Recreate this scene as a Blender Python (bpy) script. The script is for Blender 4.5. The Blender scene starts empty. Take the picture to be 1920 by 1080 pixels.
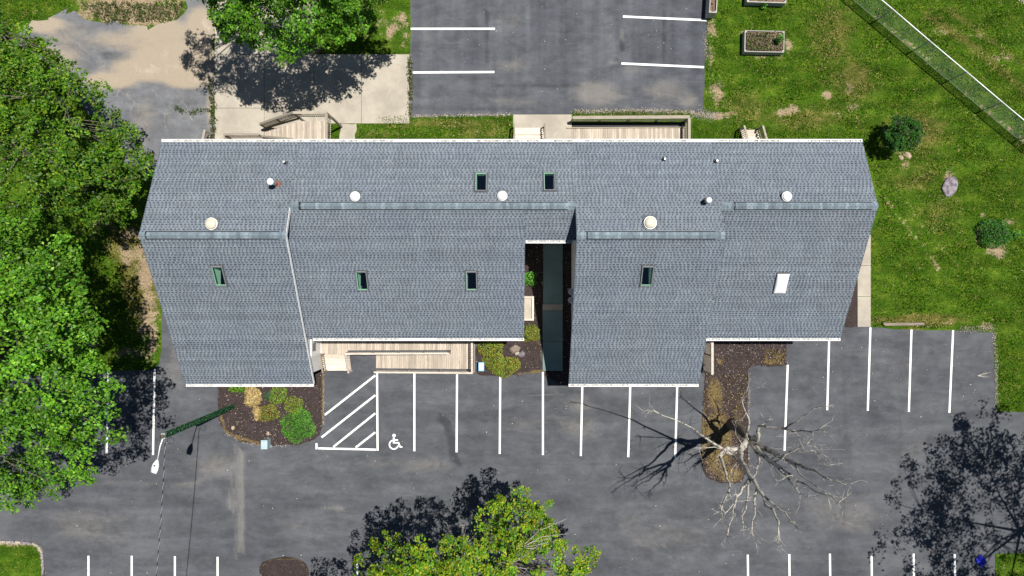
import bpy, bmesh, math, random
import numpy as np
from mathutils import Vector, Matrix, Quaternion
random.seed(7); rng = np.random.default_rng(11)
S = bpy.context.scene; C = S.collection
R = math.radians

# ------------------------------------------------------------------ camera, sky, sun, exposure
H = 44.0; F = 1280.0                    # camera height in metres, focal length in photo pixels
cam = bpy.data.cameras.new('camera'); cam.lens = 24.0; cam.sensor_width = 36.0
cam.clip_start = 0.5; cam.clip_end = 2000
camo = bpy.data.objects.new('camera', cam); C.objects.link(camo); camo.location = (0, 0, H)
S.camera = camo
SUN = Vector((0.26, 0.13, 1.0)).normalized()
W = bpy.data.worlds.new('World'); S.world = W; W.use_nodes = True
wn = W.node_tree.nodes; sky = wn.new('ShaderNodeTexSky'); sky.sky_type = 'NISHITA'; sky.sun_disc = False
sky.altitude = 900; sky.air_density = .75; sky.dust_density = .25
sky.sun_elevation = math.asin(SUN.z); sky.sun_rotation = math.atan2(SUN.x, SUN.y)
W.node_tree.links.new(sky.outputs[0], wn['Background'].inputs[0]); wn['Background'].inputs[1].default_value = 0.05
sl = bpy.data.lights.new('sun', 'SUN'); sl.energy = 4.9; sl.angle = R(0.5); sl.color = (1.0, 0.965, 0.9)
slo = bpy.data.objects.new('sun', sl); C.objects.link(slo); slo.rotation_euler = (-SUN).to_track_quat('-Z', 'Y').to_euler()
slo.location = (10, 5, 60)
S.view_settings.view_transform = 'Standard'; S.view_settings.look = 'None'
S.view_settings.exposure = 0.42; S.view_settings.gamma = 1.0; S.view_settings.use_curve_mapping = False

# ------------------------------------------------------------------ helpers
def P(x, y, z=0.0):                      # photo pixel + height above ground -> place in metres
    d = (H - z) / F
    return Vector(((x - 960) * d, (540 - y) * d, z))
WM = {}
def place(o, parent=None, mw=None):
    C.objects.link(o); mw = mw if mw is not None else Matrix.Identity(4)
    if parent is not None:
        o.parent = parent; o.matrix_parent_inverse = WM[parent.name].inverted()
    o.matrix_basis = mw; WM[o.name] = mw
    return o
def thing(name, label, cat, loc=(0, 0, 0), group=None):
    o = bpy.data.objects.new(name, None); o.empty_display_size = .2
    place(o, None, Matrix.Translation(loc)); return tag(o, label, cat, group)
def tag(o, label, cat=None, group=None, kind=None):
    if label: o['label'] = label
    if cat: o['category'] = cat
    if group: o['group'] = group
    if kind: o['kind'] = kind
    return o
def obj(name, V, Fc, mat, parent=None, smooth=False, cols=None, mw=None):
    me = bpy.data.meshes.new(name); me.from_pydata([tuple(v) for v in V], [], [tuple(f) for f in Fc])
    return fin(name, me, mat, parent, smooth, cols, mw)
def fin(name, me, mat, parent, smooth=False, cols=None, mw=None):
    me.materials.append(mat)
    if cols is not None:
        a = me.color_attributes.new('col', 'FLOAT_COLOR', 'POINT')
        c = np.ones((len(me.vertices), 4), np.float32); cols = np.asarray(cols); c[:, :cols.shape[1]] = cols
        a.data.foreach_set('color', c.ravel())
    if smooth: me.polygons.foreach_set('use_smooth', [True] * len(me.polygons))
    me.update()
    return place(bpy.data.objects.new(name, me), parent, mw)
def npmesh(name, V, Q, mat, parent=None, cols=None, smooth=False):   # numpy verts (n,3), faces (m,k)
    V = np.asarray(V, np.float32); Q = np.asarray(Q, np.int32); m, k = Q.shape
    me = bpy.data.meshes.new(name); me.vertices.add(len(V)); me.vertices.foreach_set('co', V.ravel())
    me.loops.add(m * k); me.loops.foreach_set('vertex_index', Q.ravel())
    me.polygons.add(m); me.polygons.foreach_set('loop_start', np.arange(0, m * k, k, dtype=np.int32))
    me.update(calc_edges=True); me.validate()
    return fin(name, me, mat, parent, smooth, cols)
BOXV = [(-.5,-.5,-.5),(.5,-.5,-.5),(.5,.5,-.5),(-.5,.5,-.5),(-.5,-.5,.5),(.5,-.5,.5),(.5,.5,.5),(-.5,.5,.5)]
BOXF = [(0,3,2,1),(4,5,6,7),(0,1,5,4),(1,2,6,5),(2,3,7,6),(3,0,4,7)]
UB = {}
def box(name, c, d, mat, parent=None, rot=None):       # shared unit box, scaled
    if mat.name not in UB:
        me = bpy.data.meshes.new('block_' + mat.name); bm = bmesh.new()
        vs = [bm.verts.new(v) for v in BOXV]
        for f in BOXF: bm.faces.new([vs[i] for i in f])
        bm.to_mesh(me); bm.free(); me.materials.append(mat); UB[mat.name] = me
    m = Matrix.Translation(c)
    if rot is not None: m = m @ rot.to_4x4()
    m = m @ Matrix.Diagonal((d[0], d[1], d[2], 1))
    return place(bpy.data.objects.new(name, UB[mat.name]), parent, m)
def frame_of(a, b, up=Vector((0, 0, 1))):
    x = (b - a).normalized()
    if abs(x.dot(up)) > .98: up = Vector((0, 1, 0))
    y = up.cross(x).normalized(); z = x.cross(y)
    return Matrix((x, y, z)).transposed()
def bar(name, a, b, w, h, mat, parent=None):
    a = Vector(a); b = Vector(b)
    return box(name, (a + b) / 2, ((b - a).length, w, h), mat, parent, frame_of(a, b))
def addbox(V, Fc, c, d, rot=None):
    n = len(V)
    for v in BOXV:
        p = Vector((v[0]*d[0], v[1]*d[1], v[2]*d[2]))
        if rot is not None: p = rot @ p
        V.append(p + Vector(c))
    Fc += [tuple(n + i for i in f) for f in BOXF]
def addtube(V, Fc, pts, rad, n=6, cap=True):
    pts = [Vector(p) for p in pts]; base = len(V); prev = None
    for i, p in enumerate(pts):
        t = (pts[min(i+1, len(pts)-1)] - pts[max(i-1, 0)]).normalized()
        if prev is None:
            u = t.cross(Vector((0, 0, 1)));
            if u.length < .05: u = t.cross(Vector((0, 1, 0)))
        else: u = prev - t * prev.dot(t)
        u.normalize(); prev = u; w = t.cross(u)
        for k in range(n):
            a = 2 * math.pi * k / n
            V.append(p + (u * math.cos(a) + w * math.sin(a)) * rad[i])
    for i in range(len(pts) - 1):
        for k in range(n):
            a = base + i*n + k; b = base + i*n + (k+1) % n
            Fc.append((a, b, b + n, a + n))
    if cap:
        Fc.append(tuple(base + k for k in range(n))[::-1]); Fc.append(tuple(base + (len(pts)-1)*n + k for k in range(n)))
def lathe(prof, n=24):                    # profile of (radius, z)
    V = []; Fc = []
    for r, z in prof:
        for k in range(n):
            a = 2*math.pi*k/n; V.append((r*math.cos(a), r*math.sin(a), z))
    for i in range(len(prof)-1):
        for k in range(n):
            a = i*n+k; b = i*n+(k+1) % n; Fc.append((a, b, b+n, a+n))
    Fc.append(tuple(range(n))[::-1]); Fc.append(tuple((len(prof)-1)*n+k for k in range(n)))
    return V, Fc
def inpoly(px, py, poly):
    px = np.asarray(px); py = np.asarray(py); r = np.zeros(px.shape, bool); n = len(poly)
    for i in range(n):
        x1, y1 = poly[i]; x2, y2 = poly[(i+1) % n]
        c = ((y1 > py) != (y2 > py)); 
        with np.errstate(divide='ignore', invalid='ignore'):
            xx = (x2-x1)*(py-y1)/((y2-y1) if y2 != y1 else 1e-9)+x1
        r ^= (c & (px < xx))
    return r
def brush(px, py, items):                 # soft ellipses (x,y,rx,ry,strength) and strokes ((x,y),(x,y)...,width,strength)
    m = np.zeros(px.shape)
    for it in items:
        if isinstance(it[0], tuple):
            pts = [q for q in it if isinstance(q, tuple)]; w, s = it[-2], it[-1]
            d = np.full(px.shape, 1e9)
            for (ax, ay), (bx, by) in zip(pts[:-1], pts[1:]):
                L = (bx-ax)**2+(by-ay)**2+1e-6; t = np.clip(((px-ax)*(bx-ax)+(py-ay)*(by-ay))/L, 0, 1)
                d = np.minimum(d, np.hypot(px-ax-t*(bx-ax), py-ay-t*(by-ay)))
            d = d / w
        else:
            x, y, rx, ry, s = it; d = np.hypot((px-x)/rx, (py-y)/ry)
        k = np.clip(1.25 - d, 0, 1); m = np.maximum(m, s * k*k*(3-2*k))
    return m
def gx(x): return x * F / H + 960
def gy(y): return 540 - y * F / H
def rough_poly(poly, step=.6, amp=.03):   # photo pixels -> metres, edges slightly wavy
    out = []
    for i in range(len(poly)):
        a = P(*poly[i]); b = P(*poly[(i+1) % len(poly)]); n = max(1, int((b-a).length/step))
        if (b-a).length > 60: n = 1
        for k in range(n):
            p = a.lerp(b, k/n)
            if k: p = p + Vector((random.gauss(0, amp), random.gauss(0, amp), 0))
            out.append(p)
    return out
def sheet(name, poly, z, mat, parent=None, grid=None, masks=None, amp=.03, step=.6, depth=0, bumpy=0):
    pts = rough_poly(poly, step, amp); bm = bmesh.new()
    f = bm.faces.new([bm.verts.new((p.x, p.y, z)) for p in pts]); f.normal_update()
    if f.normal.z < 0: f.normal_flip()
    if grid:
        xs = [p.x for p in pts]; ys = [p.y for p in pts]
        for ax, lo, hi in ((0, max(min(xs), -36), min(max(xs), 36)), (1, max(min(ys), -22), min(max(ys), 22))):
            v = lo + grid*.53
            while v < hi:
                co = [0, 0, 0]; no = [0, 0, 0]; co[ax] = v; no[ax] = 1
                bmesh.ops.bisect_plane(bm, geom=bm.verts[:]+bm.edges[:]+bm.faces[:], plane_co=co, plane_no=no); v += grid
    if bumpy:
        for v in bm.verts:
            if not v.is_boundary: v.co.z += random.uniform(0.2, 1) * bumpy
    if depth:
        be = [e for e in bm.edges if e.is_boundary]
        r = bmesh.ops.extrude_edge_only(bm, edges=be)
        for v in r['geom']:
            if isinstance(v, bmesh.types.BMVert): v.co.z -= depth
    me = bpy.data.meshes.new(name); bm.to_mesh(me); bm.free()
    cols = None
    if masks:
        co = np.empty(len(me.vertices)*3, np.float32); me.vertices.foreach_get('co', co); co = co.reshape(-1, 3)
        X = gx(co[:, 0]); Y = gy(co[:, 1]); cols = np.stack([brush(X, Y, masks.get(k, [])) for k in 'rgb'], 1)
    return fin(name, me, mat, parent, False, cols)

# ------------------------------------------------------------------ materials
class NT:
    def __init__(s, name):
        s.m = bpy.data.materials.new(name); s.m.use_nodes = True; s.t = s.m.node_tree
        s.b = s.t.nodes['Principled BSDF']; s.out = s.t.nodes['Material Output']
    def n(s, ty, **kw):
        q = s.t.nodes.new(ty)
        for k, v in kw.items(): setattr(q, k, v)
        return q
    def l(s, a, b): s.t.links.new(a, b)
    def pos(s):
        if not hasattr(s, '_p'): s._p = s.n('ShaderNodeNewGeometry').outputs['Position']
        return s._p
    def noise(s, sc, det=3, rough=.55, vec=None, stretch=None, dist=0):
        q = s.n('ShaderNodeTexNoise'); q.inputs['Scale'].default_value = sc; q.inputs['Detail'].default_value = det
        q.inputs['Roughness'].default_value = rough; q.inputs['Distortion'].default_value = dist
        v = vec if vec is not None else s.pos()
        if stretch:
            mp = s.n('ShaderNodeMapping'); mp.inputs['Scale'].default_value = stretch; s.l(v, mp.inputs[0]); v = mp.outputs[0]
        s.l(v, q.inputs['Vector']); return q.outputs[0]
    def ramp(s, fac, stops):
        q = s.n('ShaderNodeValToRGB'); e = q.color_ramp.elements
        while len(e) < len(stops): e.new(.5)
        for k, (p, c) in enumerate(stops):
            e[k].position = p; e[k].color = (*c, 1) if len(c) == 3 else c
        s.l(fac, q.inputs[0]); return q.outputs[0]
    def mr(s, v, a, b, c=0, d=1):
        q = s.n('ShaderNodeMapRange'); q.interpolation_type = 'SMOOTHSTEP'
        for i, x in enumerate((a, b, c, d)): q.inputs[1+i].default_value = x
        s.l(v, q.inputs[0]); return q.outputs[0]
    def math(s, op, a, b=None):
        q = s.n('ShaderNodeMath', operation=op)
        for i, x in enumerate((a, b)):
            if x is None: continue
            if isinstance(x, (int, float)): q.inputs[i].default_value = x
            else: s.l(x, q.inputs[i])
        return q.outputs[0]
    def mix(s, fac, a, b, mode='MIX'):
        q = s.n('ShaderNodeMix', data_type='RGBA', blend_type=mode)
        for i, x in ((0, fac), (6, a), (7, b)):
            if isinstance(x, (int, float)): q.inputs[i].default_value = x
            elif isinstance(x, tuple): q.inputs[i].default_value = (*x, 1)
            else: s.l(x, q.inputs[i])
        return q.outputs[2]
    def attr(s, name='col'):
        q = s.n('ShaderNodeAttribute'); q.attribute_name = name; return q.outputs[0]
    def sep(s, c):
        q = s.n('ShaderNodeSeparateColor'); s.l(c, q.inputs[0]); return q.outputs
    def bump(s, h, st=.3, dist=.02):
        q = s.n('ShaderNodeBump'); q.inputs['Strength'].default_value = st; q.inputs['Distance'].default_value = dist
        s.l(h, q.inputs['Height']); s.l(q.outputs[0], s.b.inputs['Normal'])
    def done(s, col=None, rough=.9, spec=.25, metal=0):
        if isinstance(col, tuple): s.b.inputs['Base Color'].default_value = (*col, 1)
        elif col is not None: s.l(col, s.b.inputs['Base Color'])
        if isinstance(rough, (int, float)): s.b.inputs['Roughness'].default_value = rough
        else: s.l(rough, s.b.inputs['Roughness'])
        s.b.inputs['Specular IOR Level'].default_value = spec; s.b.inputs['Metallic'].default_value = metal
        return s.m
def grain(name, c, var=.25, sc=12, rough=.85, spec=.2, fine=80, metal=0):
    t = NT(name); n1 = t.noise(sc, 4); n2 = t.noise(fine, 2)
    k = t.math('ADD', t.mr(n1, .3, .7, 1-var, 1+var), t.math('MULTIPLY', t.math('SUBTRACT', n2, .5), var))
    col = t.mix(1.0, c, k, 'MULTIPLY')
    return t.done(col, rough, spec, metal)
M = {}
# asphalt: R = pale dust, G = dark stain, B = pale seam / scuff
def asphalt(name, c0, c1, streak, old=False):
    t = NT(name); a = t.sep(t.attr())
    big = t.noise(.22, 4, .6); mid = t.noise(1.6, 4, .6); fine = t.noise(38, 2, .7); st = t.noise(1, 3, .55, stretch=streak)
    col = t.ramp(t.math('ADD', t.math('MULTIPLY', big, .5), t.math('MULTIPLY', st, .5)), [(.33, c0), (.66, c1)])
    col = t.mix(1.0, col, t.mr(t.noise(.75, 9, .78, stretch=(.55, 1.25, 1), dist=.35), .30, .70, .69, 1.33), 'MULTIPLY')
    col = t.mix(.22, col, t.ramp(mid, [(.3, tuple(x*.72 for x in c0)), (.7, tuple(x*1.16 for x in c1))]))
    dn = t.math('ADD', t.math('MULTIPLY', t.noise(.55, 6, .7, stretch=(.6, 1.3, 1), dist=.6), .75), t.math('MULTIPLY', t.noise(3.1, 5, .7), .25))
    dust = t.mr(t.math('ADD', a[0], t.math('MULTIPLY', t.math('SUBTRACT', dn, .5), 1.1 if old else 1.9)), .05 if old else .12, .75 if old else 1.05)
    col = t.mix(t.math('MULTIPLY', dust, .95 if old else .62), col, (.33, .275, .205) if old else (.235, .215, .19))
    if old:
        col = t.mix(t.mr(t.math('MULTIPLY', a[0], t.noise(1.3, 7, .75, stretch=(1.2, .7, 1), dist=.8)), .46, .72), col, (.42, .37, .30))
        cr = t.n('ShaderNodeTexVoronoi', feature='DISTANCE_TO_EDGE'); cr.inputs['Scale'].default_value = .34
        wv = t.n('ShaderNodeVectorMath', operation='ADD'); t.l(t.pos(), wv.inputs[0])
        nn = t.n('ShaderNodeTexNoise'); nn.inputs['Scale'].default_value = .8; nn.inputs['Detail'].default_value = 4; t.l(t.pos(), nn.inputs['Vector']); t.l(nn.outputs['Color'], wv.inputs[1]); t.l(wv.outputs[0], cr.inputs['Vector'])
        ck = t.math('MULTIPLY', t.mr(cr.outputs['Distance'], .0, .014, 1, 0), t.math('MULTIPLY', t.mr(t.noise(.5, 4), .42, .6), t.math('SUBTRACT', 1.0, a[0])))
        col = t.mix(t.math('MULTIPLY', ck, .6), col, (.30, .28, .255))
    stain = t.mr(t.math('ADD', a[1], t.math('MULTIPLY', t.math('SUBTRACT', t.noise(1.4, 5, .65), .5), 1.0)), .15, .8)
    col = t.mix(t.math('MULTIPLY', stain, .66), col, (.03, .031, .034))
    seam = t.mr(t.math('ADD', a[2], t.math('MULTIPLY', t.math('SUBTRACT', t.noise(2.0, 4, .6, stretch=(3, .6, 1)), .5), .9)), .2, .9)
    col = t.mix(t.math('MULTIPLY', seam, .45), col, (.25, .235, .21))
    # fine pale and dark scuffs of its own
    sc = t.mr(t.noise(.9, 6, .7, stretch=(.22, 2.2, 1), dist=.4), .62, .76)
    col = t.mix(t.math('MULTIPLY', sc, .38), col, (.24, .225, .205))
    sp = t.mr(fine, .25, .8, .72, 1.3); col = t.mix(1.0, col, sp, 'MULTIPLY')
    t.bump(fine, .35, .01)
    return t.done(col, .92, .2)
M['asphalt'] = asphalt('asphalt_front', (.050, .054, .063), (.105, .108, .118), (.10, .9, 1))
M['asphalt_back'] = asphalt('asphalt_back', (.047, .051, .062), (.112, .117, .130), (1.1, .04, 1))
M['old'] = asphalt('old_asphalt', (.10, .105, .118), (.17, .172, .18), (.4, .4, 1), True)
def paint():
    t = NT('white_road_paint'); w = t.mr(t.noise(7, 6, .75), .30, .46)
    return t.done(t.mix(w, (.42, .42, .42), (.82, .82, .81)), .7, .3)
M['paint'] = paint()
def ground():
    t = NT('grass_ground'); a = t.sep(t.attr())
    n0 = t.noise(.16, 4, .6); n1 = t.noise(1.3, 5, .65); n2 = t.noise(9, 4, .7); n3 = t.noise(45, 2, .7)
    v = t.math('ADD', t.math('MULTIPLY', n1, .45), t.math('ADD', t.math('MULTIPLY', n2, .35), t.math('MULTIPLY', n3, .3)))
    g = t.ramp(v, [(.36, (.010, .034, .002)), (.53, (.042, .098, .005)), (.68, (.130, .185, .016))])
    yb = t.ramp(v, [(.36, (.042, .050, .008)), (.54, (.105, .105, .020)), (.72, (.28, .23, .085))])
    patch = t.mr(t.math('ADD', t.math('MULTIPLY', a[1], .55), t.math('ADD', t.math('MULTIPLY', n0, .35), t.math('MULTIPLY', n1, .45))), .46, .78)
    c = t.mix(patch, g, yb)
    dr = t.ramp(t.math('ADD', t.math('MULTIPLY', n2, .6), t.math('MULTIPLY', n3, .5)), [(.35, (.13, .095, .055)), (.6, (.33, .245, .16)), (.75, (.5, .41, .30))])
    dm = t.mr(t.math('ADD', a[0], t.math('ADD', t.math('MULTIPLY', t.math('SUBTRACT', n2, .5), 1.3), t.math('MULTIPLY', t.math('SUBTRACT', n1, .5), 2.2))), .46, .86)
    c = t.mix(dm, c, dr)
    c = t.mix(t.math('MULTIPLY', a[2], .55), c, (.012, .030, .004))
    mp = t.n('ShaderNodeMapping'); mp.inputs['Rotation'].default_value = (0, 0, R(40)); mp.inputs['Scale'].default_value = (.10, 1.5, 1); t.l(t.pos(), mp.inputs[0])
    c = t.mix(1.0, c, t.mr(t.noise(1, 3, .5, vec=mp.outputs[0]), .35, .65, .84, 1.24), 'MULTIPLY')
    t.bump(t.math('ADD', n2, n3), .8, .06)
    return t.done(c, .95, .1)
M['ground'] = ground()
def mulch():
    t = NT('mulch'); n1 = t.noise(2, 4); n2 = t.noise(22, 4, .75); n3 = t.noise(60, 2, .7); a = t.sep(t.attr())
    c = t.ramp(t.math('ADD', t.math('MULTIPLY', n2, .6), t.math('MULTIPLY', n3, .4)), [(.36, (.012, .009, .008)), (.52, (.048, .036, .033)), (.66, (.13, .098, .088)), (.78, (.32, .27, .23))])
    c = t.mix(t.math('MULTIPLY', t.mr(n1, .45, .65), .35), c, (.075, .05, .06))
    d = t.mr(t.math('ADD', a[0], t.math('MULTIPLY', t.math('SUBTRACT', n2, .5), 1.2)), .3, .8)
    c = t.mix(t.math('MULTIPLY', d, .8), c, t.ramp(n2, [(.35, (.08, .055, .018)), (.65, (.30, .22, .085))]))
    t.bump(n2, 1.0, .06); return t.done(c, .95, .15)
M['mulch'] = mulch()
def concrete(name, c, stain=.5):
    t = NT(name); n1 = t.noise(.7, 5, .65); n2 = t.noise(30, 3, .7)
    k = t.math('ADD', t.mr(n1, .3, .7, .80, 1.08), t.math('MULTIPLY', t.math('SUBTRACT', n2, .5), .25))
    col = t.mix(1.0, c, k, 'MULTIPLY')
    col = t.mix(t.math('MULTIPLY', t.mr(t.noise(1.9, 6, .7, dist=.5), .56, .75), stain), col, tuple(x*.6 for x in c))
    t.bump(n2, .2, .01); return t.done(col, .88, .25)
M['concrete'] = concrete('pale_concrete', (.385, .345, .285)); M['walkway'] = concrete('teal_concrete', (.17, .25, .24), .5)  # second concrete is evenly darker and greener
def wood(name, c, along=0, var=.25):
    t = NT(name); oi = t.n('ShaderNodeObjectInfo'); st = (1.5, 30, 30) if along == 0 else (30, 1.5, 30)
    g = t.noise(1, 4, .6, stretch=st)
    col = t.mix(t.mr(g, .3, .72), tuple(x*(1-var) for x in c), tuple(min(1, x*(1+var*.7)) for x in c))
    r = t.mr(oi.outputs['Random'], 0, 1, .76, 1.14); col = t.mix(1.0, col, r, 'MULTIPLY')
    col = t.mix(t.math('MULTIPLY', t.mr(t.noise(6, 3), .55, .7), .3), col, tuple(x*.55 for x in c))
    return t.done(col, .85, .2)
M['deck'] = wood('weathered_deck_wood', (.45, .385, .315), 1); M['rail'] = wood('grey_rail_wood', (.36, .315, .255), 0)
M['step'] = wood('pale_step_wood', (.66, .57, .47), 0); M['railp'] = wood('pale_rail_wood', (.56, .49, .42), 0)
M['tanstone'] = grain('tan_stone', (.36, .28, .20), .35, 9)
M['frame_w'] = wood('white_painted_board', (.42, .40, .37), 0, .15)
def shingle():
    t = NT('grey_shingles'); c = t.attr(); n1 = t.noise(.25, 3); n2 = t.noise(60, 2, .7); n3 = t.noise(1.3, 3, .6)
    c = t.mix(1.0, c, t.mr(n2, .2, .8, .72, 1.28), 'MULTIPLY')
    c = t.mix(.5, c, t.mix(1.0, c, t.ramp(n1, [(.3, (.95, .98, 1.05)), (.5, (1., 1., 1.)), (.7, (1.04, 1.0, .98))]), 'MULTIPLY'))
    c = t.mix(1.0, c, t.mr(n3, .3, .7, .93, 1.07), 'MULTIPLY')
    c = t.mix(1.0, c, t.mr(t.noise(1, 4, .6, stretch=(1.1, .12, .12)), .32, .68, .97, 1.03), 'MULTIPLY')
    return t.done(c, .92, .2)
M['shingle'] = shingle()
M['deckroof'] = grain('roof_sheathing', (.10, .11, .125), .2)
def siding():
    t = NT('white_lap_siding'); w = t.n('ShaderNodeTexWave', bands_direction='Z', wave_profile='SAW'); w.inputs['Scale'].default_value = 1.3
    t.l(t.pos(), w.inputs['Vector']); t.bump(w.outputs['Fac'], .6, .02)
    k = t.mr(t.noise(1.5, 4), .3, .7, .93, 1.03); return t.done(t.mix(1.0, (.83, .82, .80), k, 'MULTIPLY'), .6, .3)
M['siding'] = siding()
M['trim'] = grain('white_trim_paint', (.80, .80, .78), .06, 5, .45, .4); M['gutter'] = grain('white_aluminium_gutter', (.78, .78, .77), .10, 3, .4, .45)
M['gutdirt'] = grain('gutter_grime', (.42, .41, .39), .5, 9)
M['cream'] = grain('cream_plastic', (.62, .55, .42), .12, 6, .35, .4); M['whitep'] = grain('white_plastic', (.80, .80, .78), .05, 6, .3, .45)
M['lead'] = grain('dark_flashing', (.07, .075, .085), .2, 9, .5, .4); M['black'] = grain('black_rubber', (.02, .02, .022), .2, 9, .6)
M['bronze'] = grain('skylight_cladding', (.17, .175, .18), .15, 9, .45, .45); M['rust'] = grain('rust_red_boot', (.22, .09, .06), .3, 20)
M['drywall'] = grain('skylight_shaft_paint', (.78, .80, .76), .06, 4); M['carpet'] = grain('dark_carpet', (.14, .16, .26), .3, 8)
def glass():
    t = NT('tinted_skylight_glass'); tr = t.n('ShaderNodeBsdfTransparent'); tr.inputs[0].default_value = (.66, .93, .78, 1)
    gl = t.n('ShaderNodeBsdfGlossy'); gl.inputs['Roughness'].default_value = .02; gl.inputs[0].default_value = (.75, .85, 1, 1)
    lw = t.n('ShaderNodeLayerWeight'); lw.inputs[0].default_value = .5; fr = t.n('ShaderNodeMath', operation='POWER'); fr.inputs[1].default_value = 3; t.l(lw.outputs['Facing'], fr.inputs[0]); mx = t.n('ShaderNodeMixShader')
    ad = t.n('ShaderNodeMath', operation='ADD'); ad.inputs[1].default_value = .09; t.l(fr.outputs[0], ad.inputs[0]); t.l(ad.outputs[0], mx.inputs[0]); t.l(tr.outputs[0], mx.inputs[1]); t.l(gl.outputs[0], mx.inputs[2]); t.l(mx.outputs[0], t.out.inputs[0])
    return t.m
M['glass'] = glass()
t = NT('dark_window_glass'); M['wglass'] = t.done((.03, .04, .05), .05, .6)
def leafmat(name, trans=.35, gloss=.35):
    t = NT(name); c = t.attr(); c = t.mix(1.0, c, t.mr(t.noise(30, 2), .3, .7, .85, 1.15), 'MULTIPLY')
    t.done(c, .45, gloss); tl = t.n('ShaderNodeBsdfTranslucent'); t.l(t.mix(1.0, c, (1.25, 1.35, .55), 'MULTIPLY'), tl.inputs[0])
    mx = t.n('ShaderNodeMixShader'); mx.inputs[0].default_value = trans
    t.l(t.b.outputs[0], mx.inputs[1]); t.l(tl.outputs[0], mx.inputs[2]); t.l(mx.outputs[0], t.out.inputs[0]); return t.m
M['leaf'] = leafmat('leaf', .22, .22); M['blade'] = leafmat('grass_blade', .25, .1)
M['bark'] = grain('grey_bark', (.13, .11, .09), .4, 14); t = NT('mottled_dead_bark'); M['palebark'] = t.done(t.mix(t.mr(t.noise(3.2, 4, .7), .36, .54), (.09, .085, .075), (.50, .46, .40)), .85, .2)  # pale and dark mottle paints in lit sides, shaded undersides and moss
M['stone'] = grain('grey_stone', (.20, .175, .195), .5, 4); M['pebble'] = None
t = NT('pale_gravel'); M['pebble'] = t.done(t.attr(), .9, .2)
M['metal'] = grain('galvanised_steel', (.42, .45, .46), .15, 9, .4, .5, 80, .3); M['boxgreen'] = grain('pale_blue_enamel', (.36, .46, .50), .08, 4, .4, .4)
M['lamp'] = grain('white_lamp_housing', (.80, .82, .80), .06, 9, .4, .4); M['lens'] = grain('lamp_lens', (.55, .55, .5), .1, 9, .2, .5)
M['cable'] = grain('black_cable', (.02, .02, .02), .2, 9); M['blue'] = grain('bright_blue_plastic', (.015, .02, .42), .3, 9, .5, .3)
M['bluelid'] = grain('light_blue_plastic', (.18, .42, .62), .12, 9, .4, .4); M['soil'] = grain('garden_soil', (.16, .105, .075), .5, 18)
M['pole'] = grain('pole_wood', (.07, .06, .045), .4, 8); M['timber'] = wood('old_timber', (.30, .24, .20), 0, .4)
M['chain'] = grain('chain_link_wire', (.30, .36, .36), .15, 9, .5, .4)

# ------------------------------------------------------------------ ground and paved sheets
dirt = [(1345,170,22,32,.8),(1350,216,40,12,.9),(1480,205,40,14,.75),(1465,214,18,10,.9),(1550,178,14,12,.85),(1590,165,18,16,.7),(1600,200,22,10,.7),(1570,215,30,8,.6),
        (1332,110,12,70,.62),(1335,50,16,50,.62),(1300,212,30,9,.8),(1695,285,22,16,.7),(1660,245,16,12,.7),(1700,310,14,12,.6),(1780,330,16,22,.8),(1770,375,12,10,.7),
        (1835,440,14,20,.9),(1870,470,28,20,.95),(1885,418,22,14,.8),(1845,405,10,12,.8),(1850,612,22,12,.8),(1780,602,45,9,.55),(1400,62,20,6,.8),(1440,106,45,7,.75),(1478,85,10,22,.8),
        ((1640,30),(1720,93),(1800,165),(1930,272),5,.72),((1505,15),(1640,30),4,.3),((1660,372),(1690,412),(1725,455),(1762,505),4,.78),((1690,360),(1735,430),(1800,500),3.5,.66),((1705,480),(1735,520),3.5,.7),((1670,470),(1700,520),3,.5),
        (245,480,40,30,.75),(250,440,40,20,.7),(262,560,40,60,.5),(268,500,34,80,.85),(278,590,26,90,.85),(285,640,16,50,.9),(180,430,60,40,.5),(245,660,60,30,.5),(700,40,40,60,.5),(755,50,14,60,.7),(735,55,20,25,.8),
        (660,246,10,12,.3),(1868,690,7,90,.7),(420,20,40,30,.6),(250,14,135,52,1.0),(150,30,30,14,.8),(1760,60,30,10,.5),(1830,70,40,8,.55),(1870,110,60,12,.5)]
dry = [(1560,60,60,90,.42),(1600,150,60,60,.45),(1500,220,120,30,.5),(1720,250,80,60,.5),(1400,200,60,40,.4),(1740,600,100,14,.9),(1690,625,60,8,.9),(1640,600,40,8,.6),
       (265,520,45,110,1.0),(240,460,50,50,1.),(830,232,140,12,.55),(250,12,120,40,.8),(1720,330,80,40,.4),((1740,30),(1830,90),(1930,180),12,.5),((1780,20),(1930,130),8,.4),(1760,400,60,60,.3),
       (700,250,60,10,.35),(900,250,80,12,.5),(1200,212,120,6,.4),(1480,400,200,60,.2)]
dark_grass = [((1600,10),(1930,285),9,.9),(1440,120,60,30,.3),(100,15,80,20,.0)]  # grass mixed darker green, mostly in a band beside the fence
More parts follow.
